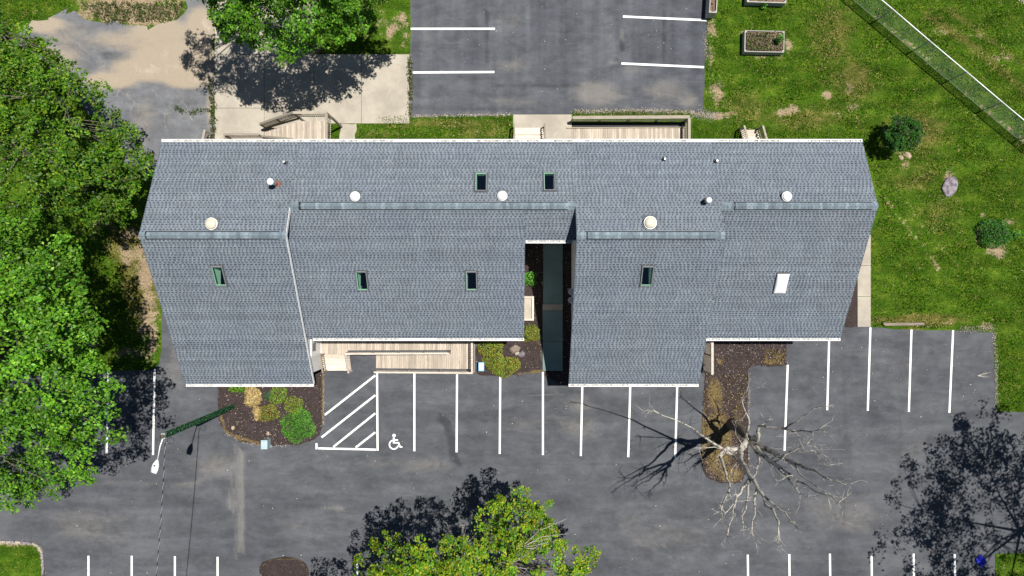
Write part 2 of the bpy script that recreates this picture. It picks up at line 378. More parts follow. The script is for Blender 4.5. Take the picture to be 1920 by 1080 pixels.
def make_ground():
    xs = np.arange(-36, 36.01, .25); ys = np.arange(-20.5, 20.51, .25); nx, ny = len(xs), len(ys)
    X, Y = np.meshgrid(xs, ys); Z = np.zeros_like(X)
    V = np.stack([X.ravel(), Y.ravel(), Z.ravel()], 1)
    i = np.arange(nx-1); j = np.arange(ny-1); I, J = np.meshgrid(i, j); a = (J*nx+I).ravel()
    Q = np.stack([a, a+1, a+1+nx, a+nx], 1)
    px, py = gx(V[:, 0]), gy(V[:, 1]); cols = np.stack([brush(px, py, dirt), brush(px, py, dry), brush(px, py, dark_grass)], 1)
    # outer lawn to the horizon
    n = len(V); L = 600
    O = np.array([[-36,-20.5,0],[36,-20.5,0],[36,20.5,0],[-36,20.5,0],[-L,-L,0],[L,-L,0],[L,L,0],[-L,L,0]])
    V = np.vstack([V, O]); cols = np.vstack([cols, np.zeros((8, 3))])
    q = np.array([[n,n+4,n+5,n+1],[n+1,n+5,n+6,n+2],[n+2,n+6,n+7,n+3],[n+3,n+7,n+4,n]])
    o = npmesh('ground', V, np.vstack([Q, q]), M['ground'], None, cols)
    tag(o, 'mown green lawn ground with bare tan patches around the building', 'ground', kind='structure')
make_ground()

FRONT = [(-900,702),(120,702),(200,697),(285,693),(299,682),(303,655),(303,590),(320,540),(985,540),(985,640),(1470,640),(1470,600),(1590,611),(1632,613),(1700,618),(1790,620),(1862,622),
         (1864,690),(1866,740),(1868,772),(1990,775),(3000,780),(3000,2400),(-900,2400)]
front_masks = {'r': [(405,870,60,35,.55),(160,990,120,50,.45),(560,985,90,40,.3),(1085,800,60,30,.6),(1090,760,40,26,.5),(980,795,60,14,.45),(760,870,120,18,.5),(1570,960,160,60,.4),(1240,1000,140,40,.42),
                     (1700,840,60,50,.3),(880,965,80,60,.25),(1180,1010,110,50,.3),(330,700,26,80,.4),(280,905,150,10,.5),(1640,700,180,60,.2),(510,905,90,10,.35)],
               'g': [((828,785),(842,800),(848,845),(858,868),9,1.0),(858,868,9,8,1.0),(770,770,40,14,.45),((590,928),(700,930),5,.35),((860,862),(1200,872),5,.45),((1580,700),(1590,850),(1585,1000),10,.4),((1690,780),(1680,960),8,.4),
                     (1490,790,60,40,.25),((0,905),(420,950),7,.3),((900,785),(1260,790),8,.4),(1360,960,140,30,.3),(1490,1060,180,14,.35),(640,770,40,30,.4),(640,820,26,12,.5),(1750,660,40,14,.45),(1750,890,40,60,.2)],
               'b': [((440,835),(440,1045),9,.5),((428,840),(430,960),2.5,.75),((455,840),(455,1040),2.5,.8),((455,922),(620,928),2,.7),((455,948),(640,952),2,.8),((1210,960),(1260,1050),3,.6),((1250,960),(1290,1070),3,.5),((700,866),(800,864),3,.7),((827,800),(855,870),2,.5)]}
fl = sheet('parking_lot', FRONT, .004, M['asphalt'], grid=.4, masks=front_masks, amp=.025)
tag(fl, 'grey asphalt parking lot in front of the building with white stall lines', 'parking lot', kind='structure')
BACK = [(770,-400),(1333,-400),(1329,0),(1323,100),(1319,200),(1316,211),(1240,213),(1082,212),(1072,214),(962,215),(880,216),(770,218)]
back_masks = {'r': [(1120,175,70,34,.75),(1250,170,60,40,.6),(1290,190,30,20,.8),(1095,182,16,10,.95),(1190,130,40,8,.6),(960,125,60,20,.5),(950,190,80,14,.5),(800,90,20,80,.3),(1010,170,40,20,.3),(960,50,50,50,.3)],
              'g': [((1170,70),(1162,100),(1160,115),4,.95),((915,20),(915,120),8,.6),((980,10),(980,120),6,.4),((1050,10),(1052,110),6,.4),((1245,20),(1245,115),4,.6),((930,160),(1090,158),6,.5),(830,170,40,20,.4),((780,200),(1000,205),6,.5)],
              'b': [((1090,110),(1160,118),3,.6),((1165,50),(1165,80),4,.6),((770,10),(772,200),2,.5),((1027,0),(1027,120),2,.4),((1097,0),(1100,110),2,.4)]}
bl = sheet('parking_lot', BACK, .004, M['asphalt_back'], grid=.3, masks=back_masks, amp=.02)
tag(bl, 'dark streaked asphalt parking lot behind the building', 'parking lot', kind='structure')
OLD = [(60,38),(140,20),(165,38),(200,45),(260,47),(330,38),(352,15),(362,-60),(402,-60),(402,262),(402,330),(250,330),(220,270),(190,225),(150,185),(100,150),(60,100),(20,70)]
old_masks = {'r': [(330,110,110,50,1.),(280,130,90,30,1.),(380,60,40,60,1.),(210,150,70,20,.9),(350,150,60,20,.95),(250,75,120,30,.55),(300,60,90,30,.8),(110,110,60,40,.5),(80,45,50,20,.9),(395,200,8,60,.5),(120,60,60,30,.35),(290,40,60,12,.9),(270,220,30,70,.25)],
             'g': [(205,105,34,14,.45),(355,185,30,24,.35),(320,200,30,30,.25),((330,203),(355,212),2.5,.8),(317,202,4,4,1.),(260,190,26,16,.3)], 'b': [((280,160),(310,200),(318,235),3,.7),((230,170),(262,190),2.5,.6),((300,170),(330,180),3,.5),((322,225),(325,262),3,.6)]}
op = sheet('old_pavement', OLD, .004, M['old'], grid=.3, masks=old_masks, amp=.2, step=.45)
tag(op, 'old cracked asphalt drifted with tan sand behind the left end', 'pavement', kind='structure')
pr = tag(sheet('path', [(1868,-14),(1990,-14),(1990,46),(1930,14),(1905,-2)], .004, M['concrete']), 'pale concrete corner of a path beyond the fence', 'path', kind='structure')

# concrete pad made of cast slabs
pad = thing('concrete_pad', 'pale tan concrete pad of slabs under the tree behind the building', 'pavement', P(585,150)); pad['kind'] = 'structure'
def slab(x0, y0, x1, y1, parent, z=.05, mat='concrete'):
    a = P(x0, y0); b = P(x1, y1); g = .012
    cx, cy = (a.x+b.x)/2, (a.y+b.y)/2
    return box('slab', (cx, cy, z/2 - .05 + random.uniform(-.004, .004)), (abs(b.x-a.x)-2*g, abs(b.y-a.y)-2*g, z+.1), M[mat], parent)
for x0, y0, x1, y1 in [(403,-80,496,10),(403,10,496,102),(496,-80,589,10),(496,10,589,102),(403,102,496,203),(496,102,589,203),(403,203,496,275),(496,203,589,275),(589,102,678,232),(678,102,768,232)]:
    slab(x0, y0, x1, y1, pad)
tag(sheet('path', [(640,232),(668,232),(667,275),(637,275),(636,255)], .012, M['concrete'], amp=.05, step=.3, depth=.1), 'short pale concrete stub path beside the back stairs', 'path', kind='structure')
wk = thing('walkway', 'pale concrete apron between back lot and rear steps', 'walkway', P(1015,240)); wk['kind'] = 'structure'
slab(962,215,1072,275,wk,.08)
sw = thing('sidewalk', 'narrow concrete sidewalk along right end of the building', 'sidewalk', P(1615,540)); sw['kind'] = 'structure'
for y0, y1 in [(440,498),(498,556),(556,613)]: slab(1607,y0,1632,y1,sw,.06)

# planting beds
def bed(poly, label, r=None, grid=.18, z=.03, bumpy=.05):
    return tag(sheet('mulch_bed', poly, z, M['mulch'], grid=grid, masks={'r': r or []}, amp=.04, step=.35, depth=.06, bumpy=bumpy), label, 'planting bed', kind='structure')
BED1 = [(409,690),(606,640),(607,700),(606,790),(600,815),(590,824),(560,834),(500,836),(450,828),(425,812),(411,790),(409,760)]
bed(BED1, 'dark mulch bed with round shrubs at left front corner', [(433,825,30,8,.8),((411,770),(425,812),(500,836),4,.9),((606,700),(606,800),3,.9),(520,735,50,30,.2)])
BED2 = [(893,600),(983,430),(1080,430),(1082,600),(1082,700),(1066,725),(1021,705),(1020,697),(1000,700),(970,703),(930,705),(900,704),(894,700)]
bed(BED2, 'dark mulch bed between the ramp and the shaded entry courtyard', [((970,703),(1020,695),4,.9),((1010,640),(1020,695),3,.6)])
BED3 = [(1310,600),(1475,600),(1475,684),(1408,687),(1402,695),(1401,760),(1402,840),(1404,880),(1390,905),(1350,906),(1325,895),(1315,870),(1316,800),(1319,740),(1322,700),(1312,700)]
bed(BED3, 'long mulch island with dead brown grass under the bare tree', [(1345,830,36,80,1.),(1340,740,20,40,.9),(1445,678,22,7,1.),(1460,668,9,8,1.),(1350,678,9,8,.9),(1370,890,30,20,.9),(1318,800,5,90,1.),(1385,780,16,60,.45)])
bed([(1584,540),(1607,440),(1607,612),(1584,613)], 'narrow dark mulch strip between right wall and sidewalk', grid=.25)
bed([(487,1100),(486,1066),(492,1054),(508,1048),(535,1043),(560,1048),(573,1056),(580,1070),(580,1100)], 'small rounded mulch island at the bottom edge of the lot', [((486,1066),(508,1048),(560,1048),(580,1070),3,.5)], grid=.15, bumpy=.16)
tag(sheet('lawn_island', [(-60,1015),(20,1016),(62,1018),(74,1024),(80,1036),(82,1060),(82,1140),(-60,1140)], .03, M['ground'], grid=.4, masks={'r': [((-60,1015),(62,1018),(80,1036),(82,1140),4,.9)]}, depth=.06), 'green lawn corner with pale stone edging at bottom left', 'lawn', kind='structure')
tag(sheet('lawn_island', [(1866,1038),(1960,1034),(1990,1140),(1866,1140)], .03, M['ground'], grid=.4, masks={'r': [(1880,1065,10,25,.6)]}, depth=.06), 'shaded lawn corner at bottom right of the lot', 'lawn', kind='structure')

# white stall lines
def stripe(x0, y0, x1, y1, parent, w=.125):
    a = P(x0, y0); b = P(x1, y1); d = (b-a).normalized(); n = Vector((-d.y, d.x, 0)) * w/2
    return obj('stall_line', [Vector((*(q.xy), .0085)) for q in (a-n, b-n, b+n, a+n)], [(0, 1, 2, 3)], M['paint'], parent)
for L in [(707,699,708,845),(594,840.5,705,843),(593.5,831,593.5,842.5),(703.6,704,609,778),(703.6,741,603,820),(703.6,775,625,838),(703.6,810.5,667,839),
          (777,699,777,846),(857,702,856,848),(938,704,937,851),(1018,696,1018,853),(1092,715,1089,855),(1182,715,1178,857),(1270,715,1266,859),
          (1477,684,1471,845),(1555,620,1551,769),(1632,614,1627,770),(1709,618,1704,772),(1787,619,1780,774),(290,693,287,853),(203,699,200,850),(119,702,113,850),
          (166,1042,166,1180),(247,1042,247,1180),(328,1043,328,1180),(408,1044,408,1180),(670,1048,670,1180),
          (1402,1040,1404,1180),(1480,1039,1481,1180),(1556,1038,1558,1180),(1634,1038,1636,1180),(1713,1038,1714,1180),(1790,1039,1792,1180)]:
    stripe(*L, fl)
for L in [(770,54,928,54),(770,136,927,135),(1168,31,1325,38),(1165,119,1320,126),(770,-28,928,-28),(1170,-55,1327,-50)]: stripe(*L, bl, .135)
def wheelchair():
    V = []; Fc = []
    def pt(x, y): q = P(560+x/4.5, 620+y/4.5); return (q.x, q.y, .009)
    def line(x0, y0, x1, y1, w, dz=0):
        L = math.hypot(x1-x0, y1-y0); nx, ny = -(y1-y0)/L*w/2, (x1-x0)/L*w/2; n = len(V)
        for q in ((x0+nx, y0+ny), (x1+nx, y1+ny), (x1-nx, y1-ny), (x0-nx, y0-ny)): p = pt(*q); V.append((p[0], p[1], p[2]+dz))
        Fc.append((n, n+1, n+2, n+3))
    n = len(V); V.extend(pt(805+14*math.cos(a*math.pi/8), 884+14*math.sin(a*math.pi/8)) for a in range(16)); Fc.append(tuple(range(n, n+16)))
    line(803,902,803,950,17); line(811,922,838,922,11, .0004); line(796,945,842,945,12,.0004); line(840,940,858,984,13,.0008); line(856,982,876,979,10,.0012)
    prev = None
    for k in range(17):                   # wheel arc
        a = math.radians(15 + k*(235/16)); ca, sa = math.cos(a), math.sin(a)
        i, o = pt(803+31*ca, 961+31*sa), pt(803+43*ca, 961+43*sa); n = len(V); V.append((i[0], i[1], .0086)); V.append((o[0], o[1], .0086))
        if prev is not None: Fc.append((prev, prev+1, n+1, n))
        prev = n
    o = obj('wheelchair_symbol', V, Fc, M['paint'], fl); o['label'] = 'white painted wheelchair symbol'
wheelchair()

# ------------------------------------------------------------------ the building
bld = thing('office_building', 'long low white building with staggered grey shingle gable roofs', 'building', (0, 1, 0))
XL, XA1, XN, XA2, XA3, XR = -19.15, -11.63, .70, 3.32, 10.93, 19.15       # outer edges of the roof blocks
YB, ZB = 7.98, 6.70                                                       # back eave
YA, ZA = 2.71, 8.97; YM, ZM = 4.30, 8.29                                  # tall and low ridges
YAE, ZAE = -5.62, 4.01; YME, ZME = -2.92, 4.20                            # front eaves
SA = (ZA-ZAE)/(YA-YAE); SM = (ZM-ZME)/(YM-YME); SB = (ZA-ZB)/(YB-YA)
YN = 2.57; ZN = ZM - SM*(YM-YN)
def zback(y): return ZB + SB*(YB-y)
def zA(y): return ZA - SA*(YA-y)
def zM(y): return ZM - SM*(YM-y)
roof = bpy.data.objects.new('roof', None); place(roof, bld, Matrix.Translation((0, 1, 4)))
# planes: (x0, x1, y_eave, z_eave, y_ridge, z_ridge)
PL = {'bA1': (XL, XA1, YB, ZB, YA, ZA), 'bM1': (XA1, XA2, YB, ZB, YM, zback(YM)), 'bA2': (XA2, XA3, YB, ZB, YA, ZA), 'bM2': (XA3, XR, YB, ZB, YM, zback(YM)),
      'fA1': (XL, XA1, YAE, ZAE, YA, ZA), 'fM1': (XA1-.45, XN, YME, ZME, YM, ZM), 'fM1n': (XN, XA2+.5, YN, ZN, YM, ZM), 'fA2': (XA2, XA3, YAE, ZAE, YA, ZA), 'fM2': (XA3-.5, XR, YME, ZME, YM, ZM)}
# skylight openings: plane, photo centre, width, length along slope
def on_plane(pl, px, py):                  # a photo point, lifted to the roof plane
    x0, x1, ye, ze, yr, zr = PL[pl]; s = (zr-ze)/(yr-ye); z = ze
    for _ in range(30): y = (540-py)*(H-z)/F; z = ze + s*(y-ye)
    return Vector(((px-960)*(H-z)/F, y, z))
SKY = [('bM1', 902, 342), ('bM1', 1030, 341), ('fA1', 411, 517), ('fM1', 679, 526), ('fM1', 884, 526), ('fA2', 1213, 517), ('fM2', 1464, 530)]
SW2, SL2 = .25, .47                        # half opening: x and along plan y
holes = {}
for pl, px, py in SKY: holes.setdefault(pl, []).append(on_plane(pl, px, py))
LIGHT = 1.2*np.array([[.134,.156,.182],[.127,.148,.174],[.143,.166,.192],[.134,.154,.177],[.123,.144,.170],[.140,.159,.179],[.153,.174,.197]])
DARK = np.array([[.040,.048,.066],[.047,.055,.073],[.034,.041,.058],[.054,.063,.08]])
def roof_plane(name):
    x0, x1, ye, ze, yr, zr = PL[name]; s = (zr-ze)/(yr-ye); sg = 1 if yr > ye else -1
    plan = abs(yr-ye); slope = math.hypot(1, s); nrm = np.array([0, -s, 1.0])/slope
    hs = holes.get(name, [])
    # sheathing with openings left free
    cells = [(x0, x1, 0.0, plan)]
    for h in hs:
        v = abs(h.y-ye); new = []
        for a, b, c, d in cells:
            if a < h.x < b and c < v < d:
                new += [(a, h.x-SW2, c, d), (h.x+SW2, b, c, d), (h.x-SW2, h.x+SW2, c, v-SL2), (h.x-SW2, h.x+SW2, v+SL2, d)]
            else: new.append((a, b, c, d))
        cells = new
    V = []; Fc = []
    for a, b, c, d in cells:
        n = len(V)
        for dz in (-.2, -.012):
            for xx, vv in ((a, c), (b, c), (b, d), (a, d)): V.append((xx, ye+sg*vv, ze+abs(s)*vv+dz))
        Fc += [tuple(n+i for i in f) for f in BOXF]
    obj('roof_deck', V, Fc, M['deckroof'], roof)
    # laminated shingle courses
    exp = .143/slope; nrow = int(plan/exp)+1; VV = []; CC = []
    for r in range(nrow):
        v0 = r*exp; v1 = min(v0+exp*1.02, plan); n = int((x1-x0)/.095)+2
        w = np.where(np.arange(n) % 2 == 1, rng.uniform(.095, .15, n), rng.uniform(.06, .105, n)); xe = x0 + np.cumsum(w) - rng.uniform(0, .2); xe = xe[(xe < x1-.01) & (xe > x0+.02)]; xe = np.concatenate([[x0], xe, [x1]])
        a, b = xe[:-1], xe[1:]; k = len(a); slot = np.arange(k) % 2 == 0
        low = .003; hi = np.where(slot, .006, .014)
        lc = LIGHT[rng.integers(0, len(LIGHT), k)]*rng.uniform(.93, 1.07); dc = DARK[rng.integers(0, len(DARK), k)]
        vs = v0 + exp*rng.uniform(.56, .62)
        def quad(a, b, va, vb, ha, hb, col):
            P4 = np.empty((len(a), 4, 3))
            for i, (xx, vv, hh) in enumerate(((a, va, ha), (b, va, ha), (b, vb, hb), (a, vb, hb))):
                P4[:, i, 0] = xx; P4[:, i, 1] = ye+sg*vv; P4[:, i, 2] = ze+abs(s)*vv
                P4[:, i] += np.asarray(hh).reshape(-1, 1)*nrm
            VV.append(P4.reshape(-1, 3)); CC.append(np.repeat(col, 4, 0))
        t_ = ~slot
        quad(a[t_], b[t_], v0, v1, hi[t_], low, lc[t_])                      # raised tabs
        quad(a[t_], b[t_], v0-.012, v0+.0005, low-.002, hi[t_], lc[t_]*.55)           # butt edges, darkened as a painted shadow line
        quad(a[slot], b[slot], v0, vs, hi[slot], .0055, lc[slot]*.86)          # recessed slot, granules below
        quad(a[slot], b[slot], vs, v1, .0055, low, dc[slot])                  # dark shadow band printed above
    VV = np.concatenate(VV); CC = np.concatenate(CC)
    Q = np.arange(len(VV)).reshape(-1, 4)
    if hs:
        cen = VV.reshape(-1, 4, 3).mean(1); keep = np.ones(len(Q), bool)
        for h in hs: keep &= ~((abs(cen[:, 0]-h.x) < SW2+.05) & (abs(cen[:, 1]-h.y) < SL2+.05))
        VV = VV.reshape(-1, 4, 3)[keep].reshape(-1, 3); CC = CC.reshape(-1, 4, 3)[keep].reshape(-1, 3); Q = np.arange(len(VV)).reshape(-1, 4)
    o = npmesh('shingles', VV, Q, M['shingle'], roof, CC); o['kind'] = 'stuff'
for k in PL: roof_plane(k)
# ridge caps, one shingle after another on a raised vent strip
RC = []
def cap_mesh(sf, sb, i):
    w = .17; t = .016; V = []; ln = .21
    for x, dz in ((0, .012), (ln, 0.0)):
        for yy, zz in ((-w, -w*sf), (0, 0), (w, -w*sb)): V.append((x, yy, zz+dz))
        for yy, zz in ((-w, -w*sf), (0, 0), (w, -w*sb)): V.append((x, yy, zz+dz-t-.02))
    Fc = [(0,6,7,1),(1,7,8,2),(0,1,4,3),(1,2,5,4),(6,9,10,7),(7,10,11,8),(0,3,9,6),(2,8,11,5),(3,4,10,9),(4,5,11,10)]
    g = [.20, .26, .17, .31, .23][i]
    me = bpy.data.meshes.new('ridge_cap'); me.from_pydata(V, [], Fc); me.materials.append(CAPM[i]); return me
CAPM = [grain('ridge_shingle_%s' % n, (g*.74, g*.93, g*1.06), .16, 6, .9, .2) for n, g in (('mid', .19), ('light', .235), ('dark', .165), ('pale', .29), ('soft', .21))]
def ridge(x0, x1, y, z, sf, sb, vent):
    ms = [cap_mesh(sf, sb, i) for i in range(5)]; n = int((x1-x0)/.19)
    lift = lambda x: .028 if vent[0] <= x < vent[1] else .012
    V = []; Fc = []
    for side, s_ in ((-1, sf), (1, sb)):
        addbox(V, Fc, ((vent[0]+vent[1])/2, y+side*.105, z-.105*s_+.002), (vent[1]-vent[0], .225, .045), Matrix.Rotation(math.atan(s_)*-side, 3, 'X'))
    obj('ridge_vent', V, Fc, M['black'], roof)
    for i in range(n):
        x = x0 + i*(x1-x0)/n
        o = bpy.data.objects.new('ridge_cap', ms[random.choice((0, 0, 1, 1, 2, 3, 4, 4))])
        place(o, roof, Matrix.Translation((x, y, z+lift(x)+random.uniform(0, .004))))
ridge(XL, XA1, YA, ZA, SA, SB, (XL+.3, XA1-.35)); ridge(XA1, XA2, YM, ZM, SM, SB, (XA1+.45, XA2-.4))
ridge(XA2, XA3, YA, ZA, SA, SB, (XA2+.5, XA3-.45)); ridge(XA3, XR, YM, ZM, SM, SB, (XA3+.7, XR-.3))
# rake boards on the gable edges
def rake(x, y0, z0, y1, z1, side):
    white = abs(x-XA1) < .01
    V = [(x+side*d, y, z+dz) for d in ((0.004, .022) if white else (-.05, -.015)) for y, z in ((y0, z0), (y1, z1)) for dz in (-.24, .012 if white else -.16)]
    obj('rake_board', V, [(0,1,3,2),(4,6,7,5),(0,4,5,1),(2,3,7,6),(1,5,7,3),(0,2,6,4)], M['trim'], roof)
for x, sd, kinds in ((XL, -1, 'A'), (XA1, 1, 'a'), (XA2, -1, 'a'), (XA3, 1, 'a'), (XR, 1, 'M')):
    if kinds == 'A': rake(x, YB, ZB, YA, ZA, sd)
    if kinds == 'a': rake(x, YM-.1, zback(YM-.1), YA, ZA, sd)
    if kinds in 'Aa': rake(x, YAE, ZAE, YA, ZA, sd)
    if kinds == 'M': rake(x, YB, ZB, YM, ZM, sd); rake(x, YME, ZME, YM, ZM, sd)
    if kinds == 'm': rake(x, YME, ZME, YN-.16, zM(YN-.16), sd)
# gutters with hangers
def gutter(x0, x1, y, z, sd, close=(1, 1)):
    w = .13; h = .11; t = .012; V = []; Fc = []; L = x1-x0; cx = (x0+x1)/2
    y0 = y + sd*.012
    addbox(V, Fc, (cx, y0+sd*t/2, z-h/2-.025), (L, t, h)); addbox(V, Fc, (cx, y0+sd*(w-t/2), z-h/2-.02), (L, t, h))
    addbox(V, Fc, (cx, y0+sd*(w+.006), z-.024), (L, .026, .014)); addbox(V, Fc, (cx, y0+sd*w/2, z-h-.034), (L, w+.004, t))
    for k, xx in enumerate((x0, x1)):
        if close[k]: addbox(V, Fc, (xx, y0+sd*w/2, z-h/2-.022), (t, w+.02, h+.01))
    g = obj('gutter', V, Fc, M['gutter'], roof)
    V = []; Fc = []; x = x0+.05
    while x < x1-.3:                       # silt lying in stretches of the trough
        l = random.uniform(.4, 1.6); l = min(l, x1-.05-x)
        if random.random() < .8: addbox(V, Fc, (x+l/2, y0+sd*w/2, z-h+.012), (l, w-.03, .05))
        x += l
    o = obj('gutter_silt', V, Fc, M['gutdirt'], g); o['kind'] = 'stuff'
    n = max(2, int(L/.56))
    for i in range(n+1):
        xx = x0+.04+(L-.08)*i/n
        box('gutter_hanger', (xx, y0+sd*(w/2-.03), z-.012), (.045, w+.05, .01), M['gutter'], g)
gutter(XL, XR, YB, ZB, 1); gutter(XL+.05, XA1, YAE, ZAE, -1); gutter(XA1+.02, XN, YME, ZME, -1); gutter(XN+.04, XA2-.03, YN, ZN, -1)
gutter(XA2, XA3, YAE, ZAE, -1); gutter(XA3+.04, XR, YME, ZME, -1)
# walls
def wall(pts, th=.14, name='wall', mat='siding'):          # pts: vertical outline in 3-D; thickness goes along the outline normal
    pts = [Vector(p) for p in pts]; nrm = (pts[1]-pts[0]).cross(pts[2]-pts[1]).normalized()*th
    n = len(pts); V = pts + [p-nrm for p in pts]; Fc = [tuple(range(n)), tuple(range(n, 2*n))[::-1]] + [(i, n+i, n+(i+1) % n, (i+1) % n) for i in range(n)]
    return obj(name, V, Fc, M[mat], bld)
IN = .235
def gable(x, yf, yb_, ridge_y, ff, side):
    o = [(x, yf, 0), (x, yb_, 0), (x, yb_, zback(yb_)-IN), (x, ridge_y, ff(ridge_y)-IN), (x, yf, ff(yf)-IN)]
    if side < 0: o = o[::-1]
    return wall(o)
yf = YAE+.35; yb_ = YB-.35; ym = YME+.35; yn = YN+.35
gable(XL+.4, yf, yb_, YA, zA, -1); gable(XA1-.45, yf, yb_, YA, zA, 1); gable(XA2+.5, yf, yb_, YA, zA, -1); gable(XA3-.5, yf, yb_, YA, zA, 1)
gable(XR-.4, ym, yb_, YM, zM, 1)
wall([(XN-.4, ym, 0), (XN-.4, yn, 0), (XN-.4, yn, zM(yn)-IN), (XN-.4, ym, zM(ym)-IN)])
def hw(x0, x1, y, zt, side):
    o = [(x0, y, 0), (x1, y, 0), (x1, y, zt), (x0, y, zt)]
    if side > 0: o = o[::-1]
    return wall(o)
hw(XL+.4, XA1-.45, yf, zA(yf)-IN, -1); hw(XA1-.45, XN-.4, ym, zM(ym)-IN, -1); hw(XN-.4, XA2+.5, yn, zM(yn)-IN, -1); hw(XA2+.5, XA3-.5, yf, zA(yf)-IN, -1)
hw(XA3-.5, XR-.4, ym, zM(ym)-IN, -1); hw(XL+.4, XR-.4, yb_, zback(yb_)-IN, 1)
def fl_poly(x0, x1, y0, y1, z=.9):
    return box('floor', ((x0+x1)/2, (y0+y1)/2, z), (x1-x0, y1-y0, .1), M['carpet'], bld)
fl_poly(XL+.6, XA1-.6, yf+.2, yb_-.2); fl_poly(XA1-.6, XN-.6, ym+.2, yb_-.2); fl_poly(XN-.6, XA2+.7, yn+.2, yb_-.2); fl_poly(XA2+.7, XA3-.7, yf+.2, yb_-.2); fl_poly(XA3-.7, XR-.6, ym+.2, yb_-.2)
def opening(name, c, w, h, axis, sgn, door=False):
    # frame and leaf set a little proud of the wall
    c = Vector(c); fr = bpy.data.objects.new(name, None); place(fr, bld, Matrix.Translation(c))
    def bx(nm, du, dz, su, sz, th, mat, off):
        d = (su, th, sz) if axis == 'y' else (th, su, sz)
        o = Vector((du, sgn*off, dz)) if axis == 'y' else Vector((sgn*off, du, dz))
        box(nm, c+o, d, M[mat], fr)
    f = .09
    for s_ in (-1, 1): bx('frame', s_*(w+f)/2, 0, f, h+2*f, .05, 'trim', .03); bx('frame', 0, s_*(h+f)/2, w, f, .05, 'trim', .03)
    if door: bx('leaf', 0, 0, w, h, .03, 'whitep', .02); bx('handle', w*.38, 0, .05, .12, .05, 'lead', .06); bx('pane', 0, h*.22, w*.5, h*.3, .02, 'wglass', .036)
    else:
        bx('pane', 0, 0, w, h, .02, 'wglass', .015); bx('sash', 0, 0, w, .05, .04, 'trim', .03)
for x in (-17.2, -14.2): opening('window', (x, yf, 2.3), 1.1, 1.3, 'y', -1)
for x in (-9.5, -6.5, -3.5): opening('window', (x, ym, 2.6), 1.0, 1.3, 'y', -1)
for x in (5.5, 8.6): opening('window', (x, yf, 2.3), 1.1, 1.3, 'y', -1)
for x in (14, 16.8): opening('window', (x, ym, 2.4), 1.1, 1.3, 'y', -1)
for x in (-16.5, -8, -5, 2.5, 6, 16.8): opening('window', (x, yb_, 4.6), 1.1, 1.3, 'y', 1)
opening('door', (-11.2, yb_, 3.7), .95, 2.05, 'y', 1, True); opening('door', (XA1-.45, -3.6, 1.98), .95, 2.05, 'x', 1, True)
opening('door', (1.6, yn, 1.4), .95, 2.05, 'y', -1, True); opening('window', (XA2+.5, -.5, 2.3), 1.0, 1.2, 'x', -1)
# two bowl lamps on the courtyard wall
for py in (547, 563):
    c = P(1072, py, 2.4); V, Fc = lathe([(.02, -.16), (.12, -.1), (.19, .02), (.2, .1), (.18, .1), (.1, 0)], 14)
    o = obj('wall_lamp', V, Fc, M['whitep'], bld, True, mw=Matrix.Translation((XA2+.28, c.y, 2.4)))
# skylights
for i, (pl, px, py) in enumerate(SKY):
    x0, x1, ye, ze, yr, zr = PL[pl]; s = (zr-ze)/(yr-ye); c = on_plane(pl, px, py)
    rot = Matrix.Rotation(math.atan(s), 3, 'X'); k = math.hypot(1, s); hw_, hl = SW2+.02, SL2*k+.02
    sk = bpy.data.objects.new('skylight', None); place(sk, bld, Matrix.Translation(c))
    def sb(nm, off, d, mat): return box(nm, c + rot @ Vector(off), d, M[mat], sk, rot)
    for sd in (-1, 1):
        sb('frame', (sd*(hw_+.02), 0, .05), (.045, 2*hl+.085, .12), 'bronze'); sb('frame', (0, sd*(hl+.02), .05), (2*hw_-.006, .045, .118), 'bronze')
        sb('flashing', (sd*(hw_+.07), 0, .018), (.045, 2*hl+.2, .012), 'lead'); sb('flashing', (0, sd*(hl+.075), .0185), (2*hw_+.09, .05, .012), 'lead')
    if i == 6:                              # the white covered one
        V = []; nx, ny = 9, 13
        for jj in range(ny):
            for ii in range(nx):
                u, v = ii/(nx-1)*2-1, jj/(ny-1)*2-1
                V.append(c + rot @ Vector((u*(hw_+.06), v*(hl+.06), .14+.10*(1-abs(u)**3)*(1-abs(v)**3))))
        Fc = [(a, a+1, a+1+nx, a+nx) for jj in range(ny-1) for a in range(jj*nx, jj*nx+nx-1)]
        ring = [ii for ii in range(nx)] + [jj*nx+nx-1 for jj in range(1, ny)] + [(ny-1)*nx+ii for ii in range(nx-2, -1, -1)] + [jj*nx for jj in range(ny-2, 0, -1)]
        n0 = len(V); V += [V[q]-Vector((0, 0, .12)) for q in ring]; m_ = len(ring)
        Fc += [(ring[q], n0+q, n0+(q+1) % m_, ring[(q+1) % m_]) for q in range(m_)]
        o = obj('cover', V, Fc, M['whitep'], sk, True); o['label'] = 'white domed cover over the skylight'
        continue
    obj('pane', [c + rot @ Vector((u*(hw_-.003), v*(hl-.003), .092)) for u, v in ((-1,-1),(1,-1),(1,1),(-1,1))], [(0,1,2,3)], M['glass'], sk)
    V = []; Fc = []; D = .95                # plastered light shaft under the pane
    for sx, sy, dx, dy in ((-1, 0, .03, 2*SL2), (1, 0, .03, 2*SL2), (0, -1, 2*SW2+.06, .03), (0, 1, 2*SW2+.06, .03)):
        q = c + Vector((sx*(SW2+.017), sy*(SL2+.017), 0)); zt = lambda yy: c.z + s*(yy-c.y) + .06
        n = len(V)
        for zz in (0, 1):
            for ax, ay in ((-1, -1), (1, -1), (1, 1), (-1, 1)):
                X_, Y_ = q.x+ax*dx/2, q.y+ay*dy/2; V.append((X_, Y_, zt(Y_) if zz else c.z-.78))
        Fc += [tuple(n+j for j in f) for f in BOXF]
    obj('light_shaft', V, Fc, M['drywall'], sk)
